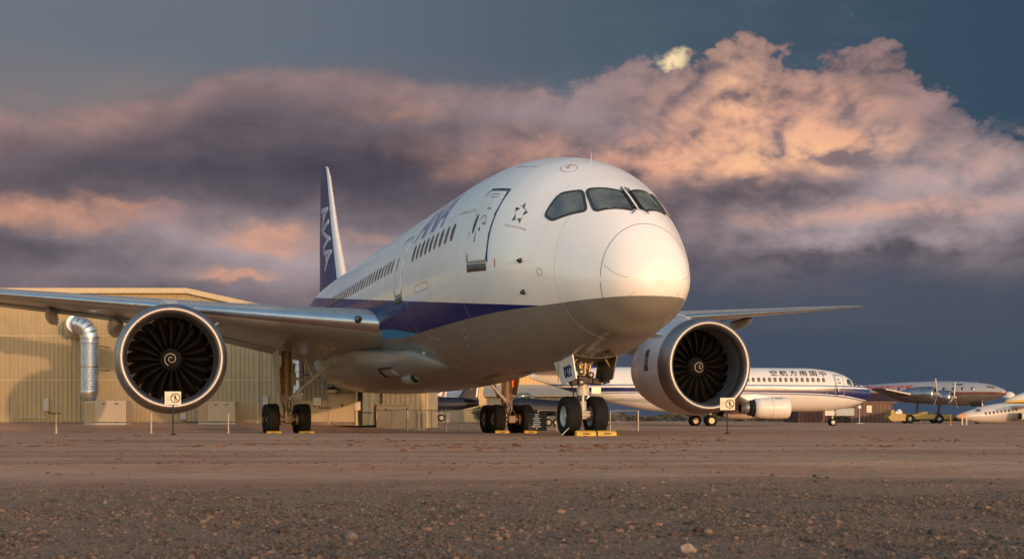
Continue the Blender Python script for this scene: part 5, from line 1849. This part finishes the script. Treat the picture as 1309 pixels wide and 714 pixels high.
for sd_ in (1, -1):
    mb = MB(); rr = []
    for t_, s_, c_ in ((1.2, J0 + 11.2, 6.0), (5.0, J0 + 13.3, 4.0), (14.2, J0 + 18.2, 1.7), (14.45, J0 + 18.6, 1.0)):
        rr.append([Vector((p.x * sd_, p.y, p.z)) for p in section(s_, 1.75 + 0.105 * (t_ - 1.2), c_, .12, R(1), t_, n=18)])
    mb.loft(rr, 0, True, True); mb.build('wing', M_wing, jet2)
    mb = MB(); rr = []
    for t_, s_, c_ in ((0.3, J0 + 28.2, 3.6), (6.2, J0 + 31.5, 1.3)):
        rr.append([Vector((p.x * sd_, p.y, p.z)) for p in section(s_, 4.6 + 0.1 * t_, c_, .10, 0, t_, n=12)])
    mb.loft(rr, 0, True, True); mb.build('stabiliser', M_wing, jet2)
    ex, ey, ez = -4.83 * sd_, J0 + 9.75, 1.62
    mb = MB()
    mb.lathe([(0.0, 0.86), (0.03, 0.93), (0.12, 0.98), (0.6, 1.02), (1.4, 1.03), (2.2, 1.0), (2.7, 0.96), (3.2, 0.90), (3.2, 0.84), (2.8, 0.82)], n=40)
    mb.lathe([(0.0, 0.86), (0.03, 0.80), (0.4, 0.76), (1.0, 0.77)], n=40)
    e2 = mb.build('engine', mat('cream_nacelle', (0.66, 0.62, 0.58), 0.4, var=0.05), jet2, loc=(ex, ey, ez))
    e2.scale = (1.0, 1.0, 0.94)
    mb = MB(); mb.lathe([(0.9, 0.0), (0.9, 0.77)], n=30); mb.build('fan_disc', M_black, e2)
    mb = MB(); mb.lathe([(3.1, 0.0), (3.1, 0.84)], n=30); mb.lathe([(3.15, 0.78), (3.7, 0.70), (3.7, 0.62)], n=30); mb.build('reverser_gap', M_black, e2)
    mb = MB(); mb.lathe([(3.65, 0.62), (4.4, 0.5), (4.4, 0.44)], n=30); mb.build('core_nozzle', M_steel, e2)
    mb = MB(); mb.lathe([(1.65, 1.036), (1.67, 1.036)], n=40); mb.build('cowl_seam', M_line, e2)
    mb = MB(); mb.box((-0.98 * 0.55, 1.05, 0.86), (0.05, 0.75, 0.14), Matrix.Rotation(R(-58), 3, 'Y'), bev=0.02); mb.build('cowl_vent', M_black, e2)
    mb = MB(); mb.prism([(-0.15, 1.2, 0.95), (-0.15, 3.6, 0.75), (-0.15, 5.0, 0.5), (-0.15, 5.0, 1.0), (-0.15, 3.0, 1.25)], (0.3, 0, 0)); mb.build('pylon', M_nac, e2)
mb = MB()
mb.loft([[Vector((p[0], p[1], p[2])) for p in fin_ring(z, s_, c_, .1, 0, 1, 12)] for z, s_, c_ in ((4.8, J0 + 25.2, 6.0), (6.0, J0 + 26.8, 4.6), (10.8, J0 + 30.2, 2.0))], 0, True, True)
mb.build('fin', M_blue, jet2)
T_s, R_s = tyre_mesh('tyre_s', 0.345, 0.20, 0.19), rim_mesh('rim_s', 0.19, 0.20)
T_b, R_b = tyre_mesh('tyre_b', 0.51, 0.36, 0.27), rim_mesh('rim_b', 0.27, 0.36, M_sign)
mb = MB(); mb.tube([(0, 0, 1.7), (0, 0, 0.35)], [0.10, 0.07], 12); mb.tube([(-0.2, 0, 0.345), (0.2, 0, 0.345)], 0.05, 8); mb.tube([(0, 0.0, 1.0), (0, -0.55, 1.6)], 0.05, 8)
mb.box((-0.22, 0.35, 1.2), (0.03, 0.9, 0.45)); g_ = mb.build('nose_gear', M_gear, jet2)
for x in (-0.18, 0.18):
    mesh_obj('tyre', T_s, g_, (x, 0, 0.34)); mesh_obj('wheel_rim', R_s, g_, (x, 0, 0.34))
for sd_ in (1, -1):
    cx, cy = -2.62 * sd_, 12.45
    mb = MB(); mb.tube([(cx, cy, 1.9), (cx, cy, 0.5)], [0.13, 0.10], 12); mb.tube([(cx - 0.45, cy, 0.5), (cx + 0.45, cy, 0.5)], 0.07, 8); g_ = mb.build('main_gear', M_gear, jet2)
    for x in (-0.35, 0.35):
        mesh_obj('tyre', T_b, g_, (cx + x, cy, 0.50)); mesh_obj('wheel_rim', R_b, g_, (cx + x, cy, 0.50))


# ------------------------------------------------------------------ four-engined propliner
d = 178.0
c = at(1287, d)
con = thing('propliner', (c.x, c.y, gz(c.x, c.y)), R(53), 'old four engined propeller airliner with bare metal belly and red stripe, far right', 'airplane')
U = [0, .15, .5, 1.2, 2.2, 4, 7, 11, 16, 21, 26]
Cc = [4.15, 4.45, 4.72, 5.02, 5.38, 5.70, 5.95, 6.02, 5.90, 5.62, 5.2]
Kk = [4.15, 3.92, 3.68, 3.38, 3.10, 2.78, 2.58, 2.62, 3.0, 3.7, 4.5]
Ww = [0, .3, .55, .85, 1.15, 1.5, 1.75, 1.78, 1.62, 1.2, .4]
Zz = [4.15, 4.18, 4.2, 4.22, 4.25, 4.28, 4.3, 4.35, 4.5, 4.7, 4.9]
pt3, thz3 = body_fn(U, Cc, Kk, Ww, Zz)
m_con = stripe_mat('white_top_bare_metal', (0.32, 0.32, 0.34), [([(0, 3.95), (6, 3.98), (26, 4.1)], [(0, 4.28), (6, 4.33), (26, 4.38)], (0.16, 0.05, 0.035))], 0.35, (3.98, (0.45, 0.43, 0.42), 0.9))
loft_body(pt3, 0, 26, 40, 40).build('fuselage', m_con, con)
for k in range(9):
    u = 4.2 + 1.35 * k
    bm = poly_bm(rrect(u, u + 0.42, 4.58, 5.02, 0.15, 3)); cut(bm, 0.2, 1)
    wrap(bm, lambda a, b, o: pt3(a, thz3(a, b), o), 'window', M_glass, con, 0.03)
for k in range(4):
    pbox(pt3, thz3, 1.5 + 0.28 * k, 1.72 + 0.28 * k, 4.78 + 0.05 * k, 5.02 + 0.04 * k, 'cockpit_window', M_glass, con, 0.03)
pbox(pt3, thz3, 5.9, 7.2, 5.35, 5.5, 'door_panel', M_black, con, 0.03)
mb = MB(); mb.tube([(0, 5.2, 5.8), (0, 5.1, 6.35)], [0.04, 0.02], 6); mb.build('antenna_mast', M_black, con)
bm = text_bm('TRANS WORLD AIRLINE', 0.66, 0.25, 1.05, 0.01); cut(cut(bm, 0.5, 0), 0.2, 1)
wrap(bm, lambda a, b, o: pt3(20.8 - a, thz3(20.8 - a, 5.02 + b * 0.9), o), 'airline_lettering', mat('red_letters', (0.42, 0.04, 0.03), 0.4), con, 0.04)
bm = text_bm('TWA', 0.40, 0.2); cut(bm, 0.2, 0)
wrap(bm, lambda a, b, o: pt3(2.2 - a, thz3(2.2 - a, 4.02 + b), o), 'nose_lettering', mat('dark_red_letters', (0.22, 0.02, 0.02), 0.4), con, 0.04)
M_alu = mat('weathered_aluminium', (0.28, 0.28, 0.30), 0.32, metal=0.9, var=0.2, scale=1.2)
M_under = mat('dark_wing_underside', (0.07, 0.07, 0.08), 0.45, metal=0.5, var=0.2)
for sd_ in (1, -1):
    mb = MB(); rr = []
    for t_, s_, c_ in ((1.0, 9.2, 5.4), (5.0, 9.6, 4.7), (9.6, 10.2, 3.8), (17.5, 11.4, 2.1), (18.7, 11.9, 1.0)):
        rr.append([Vector((p.x * sd_, p.y, p.z)) for p in section(s_, 3.1 + 0.085 * (t_ - 1.0), c_, .14, R(2), t_, n=18)])
    mb.loft(rr, 0, True, True); w_ = mb.build('wing', M_under, con)
    mb = MB(); rr = []
    for t_, s_, c_ in ((10.6, 10.3, 3.55), (17.5, 11.4, 2.1)):
        rr.append([Vector((p.x * sd_, p.y - 0.02, p.z)) for p in section(s_, 3.1 + 0.085 * (t_ - 1.0), c_ * 1.0, .15, R(2), t_, 0.0, 0.04, n=8)])
    mb.loft(rr, 0, True, True); mb.build('leading_edge', M_whiter, w_)
    for t_, y0 in ((4.9, 6.3), (9.6, 7.2)):
        ez = 3.1 + 0.095 * (t_ - 1.0)
        mb = MB(); mb.lathe([(0.0, 0.75), (0.05, 0.90), (0.3, 1.02), (1.0, 1.08), (2.2, 1.05), (3.6, 0.84), (5.6, 0.36), (6.4, 0.05)], n=32)
        mb.lathe([(0.05, 0.86), (0.35, 0.7), (0.35, 0.0)], n=32)
        e3 = mb.build('engine', M_alu, con, loc=(-t_ * sd_, y0, ez))
        mb = MB(); mb.lathe([(-0.75, 0.01), (-0.65, 0.12), (-0.3, 0.2), (0.3, 0.24)], n=16); mb.build('propeller_hub', M_grey2, e3)
        for k in range(3):
            a = R(90 + 120 * k + (20 if t_ > 6 else -12))
            dirv = Vector((math.cos(a), 0, math.sin(a))); tv = Vector((-math.sin(a), 0, math.cos(a)))
            rr = []
            for r_, ww in ((0.15, 0.10), (0.7, 0.17), (1.4, 0.22), (2.05, 0.20), (2.3, 0.08)):
                p = dirv * r_ + Vector((0, -0.35, 0)); q = tv * ww + Vector((0, 0.07, 0)); n_ = Vector((0, 0.03, 0))
                rr.append([p - q, p - n_, p + q, p + n_])
            mb = MB(); mb.loft(rr, 0, True, True); mb.build('propeller_blade', M_grey2, e3)
    mb = MB(); mb.tube([(-4.9 * sd_, 11.2, 3.0), (-4.9 * sd_, 11.4, 0.6)], 0.16, 10); g_ = mb.build('main_gear', M_black, con)
    for x in (-0.4, 0.4):
        mesh_obj('tyre', T_main, g_, (-4.9 * sd_ + x, 11.4, 0.62)); mesh_obj('wheel_rim', R_main, g_, (-4.9 * sd_ + x, 11.4, 0.62))
mb = MB(); mb.tube([(0, 3.6, 3.1), (0, 3.0, 0.5)], [0.12, 0.10], 10); mb.tube([(0, 5.0, 2.9), (0, 3.2, 1.3)], 0.07, 8); g_ = mb.build('nose_gear', M_whiter, con)
for sg in (-1, 1):
    mb = MB(); mb.prism([(sg * 0.45, 3.3, 2.9), (sg * 0.45, 5.2, 2.7), (sg * 0.50, 4.9, 2.2), (sg * 0.50, 3.5, 2.2)], (sg * 0.03, 0, 0)); mb.build('nose_gear_door', M_black, g_)
for x in (-0.22, 0.22):
    mesh_obj('tyre', T_b, g_, (x, 3.0, 0.50)); mesh_obj('wheel_rim', R_s, g_, (x, 3.0, 0.50))

# ------------------------------------------------------------------ yellow loader
d = 142.0
kk = d / FPX
c = at(1170, d); zg = gz(c.x, c.y)
M_yel2 = mat('loader_yellow', (0.35, 0.22, 0.03), 0.5, var=0.12, dirt=(0.3, 0.2, 0.06))
t = thing('aircraft_loader', (c.x, c.y, zg), 0.0, 'long low yellow aircraft loader in front of the propeller airliner', 'vehicle')
X_ = lambda px: (px - 1170) * kk
Z_ = lambda y: zpx(y, d) - zg
mb = MB()
mb.box((X_(1185), 0, Z_(532.5)), (54 * kk, 2.0, 0.55), bev=0.05)
mb.prism([(X_(1167), -0.9, Z_(530)), (X_(1183), -0.9, Z_(530)), (X_(1183), -0.9, Z_(526)), (X_(1178), -0.9, Z_(526))], (0, 1.8, 0))
ch_ = mb.build('chassis', M_yel2, t)
mb = MB(); mb.prism([(X_(1132), -1.0, Z_(533)), (X_(1135.5), -1.0, Z_(530)), (X_(1136), -1.0, Z_(523.5)), (X_(1139.5), -1.0, Z_(523.5)), (X_(1141), -1.0, Z_(529)), (X_(1153), -1.0, Z_(528.5)), (X_(1158), -1.0, Z_(533)), (X_(1158), -1.0, Z_(537.5)), (X_(1136), -1.0, Z_(537.5))], (0, 2.0, 0)); mb.build('cab', M_yel2, t)
mb = MB(); mb.box((X_(1147), 0, Z_(527)), (9 * kk, 1.2, 0.35), bev=0.05); mb.box((X_(1149), 0, Z_(524.5)), (4 * kk, 0.6, 0.3), bev=0.05); mb.build('engine_cover', M_whiter, t)
mb = MB(); mb.tube([(X_(1158), -0.8, Z_(533)), (X_(1182), -0.8, Z_(527.5))], 0.09, 8); mb.tube([(X_(1158), 0.8, Z_(533)), (X_(1182), 0.8, Z_(527.5))], 0.09, 8); mb.build('lift_arm', M_yel2, t)
for px in (1160, 1197):
    for y in (-0.95, 0.95):
        mesh_obj('tyre', T_b, t, (X_(px), y, 0.5), (0, 0, PI / 2)); mesh_obj('wheel_rim', R_s, t, (X_(px), y, 0.5), (0, 0, PI / 2))
for px, top_, lab in ((1215, 529, 'yellow post between the loader and the small white aircraft'), (1230, 532, 'pale post under the nose of the small white aircraft, left of two'), (1235.5, 532, 'pale post under the nose of the small white aircraft, right of two')):
    c2 = at(px, 125.0); z2 = gz(c2.x, c2.y)
    t = thing('guard_post', (c2.x, c2.y, z2), 0, lab, 'post', 'posts by the far aircraft')
    mb = MB(); mb.tube([(0, 0, 0), (0, 0, max(0.4, zpx(top_, 125) - z2))], 0.06, 8); mb.build('shaft', M_yel2 if px < 1220 else M_sign, t)
    mb = MB(); mb.tube([(0, 0, 0), (0, 0, 0.04)], 0.12, 10); mb.build('base', M_grey2, t)

# ------------------------------------------------------------------ small white aircraft, nose to the left
d = 135.0
c = at(1222, d)
sm = thing('commuter_aircraft', (c.x, c.y, gz(c.x, c.y)), R(-78), 'small white aircraft with a row of dark windows, nose down at the far right', 'airplane')
U = [0, .1, .4, 1.0, 2.0, 3.2, 5, 8, 11, 14]
Cc = [0.80, 0.95, 1.10, 1.30, 1.60, 1.95, 2.25, 2.5, 2.6, 2.6]
Kk = [0.80, 0.66, 0.55, 0.42, 0.25, 0.12, 0.08, 0.35, 0.8, 1.2]
Ww = [0, .15, .3, .5, .72, .9, 1.0, 1.0, .8, .5]
Zz = [0.80, 0.80, 0.82, 0.85, 0.9, 1.0, 1.12, 1.35, 1.6, 1.85]
pt4, thz4 = body_fn(U, Cc, Kk, Ww, Zz)
m_sm = stripe_mat('white_small_aircraft', (0.48, 0.46, 0.43), [([(0, 0.0), (0.5, 0.0), (1.2, 0.9), (14, 0.9)], [(0, 2.0), (0.5, 2.0), (1.2, 0.91), (14, 0.91)], (0.55, 0.30, 0.14))], 0.4)
loft_body(pt4, 0, 14, 36, 32).build('fuselage', m_sm, sm)
M_side_ = 1
for k in range(9):
    u = 2.95 + 0.46 * k
    bm = poly_bm(rrect(u, u + 0.24, 1.02 + 0.05 * k, 1.30 + 0.05 * k, 0.09, 3))
    wrap(bm, lambda a, b, o: (lambda q: Vector((-q.x, q.y, q.z)))(pt4(a, thz4(a, b), o)), 'window', M_glass, sm, 0.02)
bm = poly_bm([(1.9, 1.35), (2.5, 1.35), (2.7, 1.62), (2.35, 1.6)])
wrap(bm, lambda a, b, o: (lambda q: Vector((-q.x, q.y, q.z)))(pt4(a, thz4(a, b), o)), 'cockpit_window', M_glass, sm, 0.02)
mb = MB(); mb.lathe([(0, 0.30), (0.1, 0.42), (1.4, 0.45), (2.4, 0.30)], (0, 1, 0), (2.4, 6.2, 0.85), 24, cap=True); e_ = mb.build('engine', M_sign, sm)
mb = MB(); mb.lathe([(-0.01, 0.0), (-0.01, 0.34), (0.08, 0.36)], (0, 1, 0), (2.4, 6.18, 0.85), 24); mb.build('engine_intake', M_black, e_)
mb = MB(); rr = [section(6.2, 1.9, 2.2, .14, 0, t_, n=12) for t_ in (-7.5, 0.2)]
mb.loft([[Vector((p.x, p.y, p.z)) for p in r_] for r_ in rr], 0, True, True); mb.build('wing', M_whiter, sm)
mb = MB(); mb.tube([(0, 2.6, 0.4), (0, 2.6, 0.2)], 0.06, 8); g_ = mb.build('nose_gear', M_black, sm)
mesh_obj('tyre', T_s, g_, (0, 2.6, 0.34)); mesh_obj('wheel_rim', R_s, g_, (0, 2.6, 0.34))

# cream nose of one more aircraft entering at the right edge
d = 120.0
c = at(1283.5, d)
ye = thing('yellow_aircraft', (c.x, c.y, gz(c.x, c.y)), R(-88), 'cream and yellow nose of an aircraft cut by the right edge', 'airplane')
U = [0, .15, .5, 1.2, 2.2, 3.5, 6]
zt_ = [2.25, 2.42, 2.62, 2.95, 3.3, 3.6, 3.8]; zk_ = [2.25, 2.18, 2.14, 2.12, 2.10, 2.08, 1.9]
pt5, thz5 = body_fn(U, zt_, zk_, [0, .2, .4, .65, .9, 1.1, 1.2], [2.25, 2.26, 2.28, 2.32, 2.4, 2.5, 2.6])
m_ye = stripe_mat('cream_over_yellow', (0.66, 0.60, 0.48), [([(0, 1.5), (6, 1.5)], [(0, 2.42), (2, 2.55), (6, 2.9)], (0.60, 0.42, 0.12))], 0.4)
loft_body(pt5, 0, 6, 24, 28).build('fuselage', m_ye, ye)
bm = poly_bm([(2.7, 2.95), (3.4, 2.95), (3.5, 3.3), (3.0, 3.22)])
wrap(bm, lambda a, b, o: (lambda q: Vector((-q.x, q.y, q.z)))(pt5(a, thz5(a, b), o)), 'cockpit_window', M_glass, ye, 0.02)
mb = MB(); mb.tube([(0, 2.6, 2.2), (0, 2.5, 0.35)], 0.09, 8); g_ = mb.build('nose_gear', M_black, ye)
mesh_obj('tyre', T_s, g_, (0, 2.5, 0.34)); mesh_obj('wheel_rim', R_s, g_, (0, 2.5, 0.34))

# white radome on a hut behind
d = 205.0
c = at(1290, d)
t = thing('white_dome', (c.x, c.y, gz(c.x, c.y)), 0, 'white dome behind the nose of the propeller airliner', 'dome')
zt_ = zpx(500, d) - gz(c.x, c.y)
mb = MB(); mb.lathe([(zt_ - 1.1, 0.95)] + [(zt_ - 1.0 + math.sin(R(a)), math.cos(R(a)) * 1.0) for a in range(0, 91, 10)], (0, 0, 1), (0, 0, 0), 28); mb.build('shell', M_whiter, t)
mb = MB(); mb.tube([(0, 0, 0), (0, 0, zt_ - 1.05)], 0.6, 14); mb.build('mast', M_roofg, t)


# ------------------------------------------------------------------ jets beyond the fence
def jet(px, d, rz, L, col, label, fin_h, name='parked_jet', finm=None, scale=1.0, emblem=True):
    c = at(px, d)
    t = thing(name, (c.x, c.y, gz(c.x, c.y)), rz, label, 'airplane', 'small jets beyond the fence')
    U = [0, .1, .3, .7, 1.2, 2.0, 4, 6, 8, 9.2, 10]
    U = [u * L / 10 for u in U]
    f, fz = body_fn(U, [1.45, 1.6, 1.75, 1.95, 2.15, 2.5, 2.35, 2.25, 2.2, 2.1, 1.95], [1.45, 1.32, 1.2, 1.08, .98, .9, .85, .9, 1.1, 1.3, 1.45],
                    [0, .12, .22, .34, .45, .6, .75, .75, .6, .45, .32], [1.45, 1.45, 1.46, 1.48, 1.5, 1.52, 1.5, 1.5, 1.55, 1.62, 1.7])
    loft_body(f, 0, L, 30, 28).build('fuselage', col, t)
    mb = MB(); mb.tube([(0, 0.17 * L, 2.1), (0, 0.2 * L, 2.55), (0, 0.3 * L, 2.6), (0, 0.38 * L, 2.3)], [0.12, 0.28, 0.3, 0.1], 14); mb.build('canopy', M_glass, t)
    for sd_ in (1, -1):
        mb = MB(); mb.loft([[Vector((p.x * sd_, p.y, p.z)) for p in section(s_, 1.15, c_, .07, 0, t_, n=10)] for t_, s_, c_ in ((0.4, .42 * L, .28 * L), (3.8, .58 * L, .10 * L))], 0, True, True); mb.build('wing', col, t)
        mb = MB(); mb.loft([[Vector((p.x * sd_, p.y, p.z)) for p in section(s_, 1.95, c_, .07, 0, t_, n=10)] for t_, s_, c_ in ((0.3, .82 * L, .14 * L), (2.2, .92 * L, .07 * L))], 0, True, True); mb.build('tailplane', col, t)
    mb = MB(); mb.loft([fin_ring(z, s_, c_, .07, 0, 1, 10) for z, s_, c_ in ((1.9, .66 * L, .34 * L), (2.3, .78 * L, .21 * L), (1.9 + fin_h * 0.9, .90 * L, .12 * L), (1.9 + fin_h, .925 * L, .09 * L))], 0, True, True)
    fn_ = mb.build('fin', finm or col, t)
    mb = MB(); mb.loft([[Vector((-0.06, s_, z)), Vector((-0.06, s_ + 0.14, z)), Vector((0.06, s_ + 0.14, z)), Vector((0.06, s_, z))] for z, s_ in ((2.25, .965 * L), (1.9 + fin_h * 0.86, .99 * L))], 0, True, False); mb.build('rudder_stripe', M_wht2, fn_)
    if emblem:
        mb = MB()
        zc_ = 1.9 + fin_h * 0.62; yc = .915 * L
        for sg in (-1, 1):
            mb.add([(sg * 0.12, yc - 0.35, zc_ - 0.15), (sg * 0.12, yc + 0.05, zc_ - 0.28), (sg * 0.12, yc + 0.30, zc_ + 0.35), (sg * 0.12, yc, zc_ + 0.12)], [[0, 1, 2, 3]])
        mb.build('fin_emblem', M_wht2, fn_)
    for y, x in ((.25 * L, 0), (.58 * L, -1.0), (.58 * L, 1.0)):
        mb = MB(); mb.tube([(x, y, 1.2), (x, y, 0.3)], 0.05, 8); g_ = mb.build('landing_gear', M_grey2, t)
        mesh_obj('tyre', T_s, g_, (x, y, 0.34)); mesh_obj('wheel_rim', R_s, g_, (x, y, 0.34))
    return t


M_navyj = mat('black_blue_jet', (0.010, 0.012, 0.022), 0.5, var=0.2, spec=0.3)
M_bluej = mat('blue_white_jet', (0.16, 0.20, 0.30), 0.35, coat=0.2, var=0.5, scale=1.2)
jet(497, 112, R(-84), 8.2, M_navyj, 'black jet with white emblem on its swept fin beyond the fence', 2.15)
jet(478, 122, R(-82), 7.2, M_bluej, 'blue and white jet with a small dark red fin beyond the fence', 1.35, finm=mat('dark_red_fin', (0.16, 0.03, 0.03), 0.4))
jet(640, 104, R(-72), 8.0, M_navyj, 'black jet low behind the main wheels, nose to the left', 0.9, emblem=False)
# white trailer before the red shed
d = 145.0
c = at(1078, d); zg = gz(c.x, c.y); kk = d / FPX
t = thing('white_trailer', (c.x, c.y, zg), 0, 'white box trailer just behind the nose wheel of the second airliner', 'trailer')
z0_, z1_ = zpx(531, d) - zg, zpx(521.5, d) - zg
mb = MB(); mb.box((0, 0, (z0_ + z1_) / 2), (23 * kk, 1.8, z1_ - z0_), bev=0.03); mb.build('box', M_whiter, t)
for x in (-0.6, 0.6):
    mb = MB(); mb.tube([(x, -0.6, 0.0), (x, -0.6, z0_)], 0.05, 8); mb.build('leg', M_black, t)
    mesh_obj('tyre', T_s, t, (x, 0.5, 0.34), (0, 0, PI / 2))
c = at(1098.5, 138.0); zg = gz(c.x, c.y); kk = 138.0 / FPX
t = thing('round_sign_stand', (c.x, c.y, zg), 0, 'round white sign on a stand before the dark red shed', 'sign')
mb = MB(); mb.tube([(0, 0, 0), (0, 0, zpx(519, 138) - zg)], 0.04, 8); mb.box((0, 0, 0.03), (0.8, 0.5, 0.06), bev=0.02); mb.build('stand', M_grey2, t)
mb = MB(); mb.lathe([(-0.02, 0), (-0.02, 0.20), (0.02, 0.20), (0.02, 0)], (0, 1, 0), (0, -0.06, zpx(520, 138) - zg), 20); mb.build('disc', M_wht2, t)

# ------------------------------------------------------------------ far scrub along the horizon
rg = random.Random(21)
mb = MB()
for k in range(5200):
    px = rg.uniform(440, 1500)
    d = rg.uniform(255, 300)
    hmax = 1.5 + 1.3 * noise.noise(Vector((px * 0.02, 0, 4.0))) + 0.9 * noise.noise(Vector((px * 0.09, 0, 1.0)))
    x = (px - 654.5) / FPX * d
    p = Vector((x, d, gz(x, d) + max(0.3, hmax) * rg.random() ** 0.8))
    s_ = rg.uniform(0.3, 0.75)
    a_ = Vector((rg.gauss(0, 1), rg.gauss(0, 1), rg.gauss(0, .7))).normalized() * s_
    b_ = a_.cross(Vector((rg.gauss(0, 1), rg.gauss(0, 1), rg.gauss(0, 1)))).normalized() * s_ * 0.7
    mb.add([p - a_, p + b_, p + a_, p - b_], [[0, 1, 2, 3]])
struct(mb.build('far_scrub', mat('far_scrub_leaves', (0.075, 0.06, 0.035), 0.8, var=0.4, scale=0.3), fix=False), 'stuff')
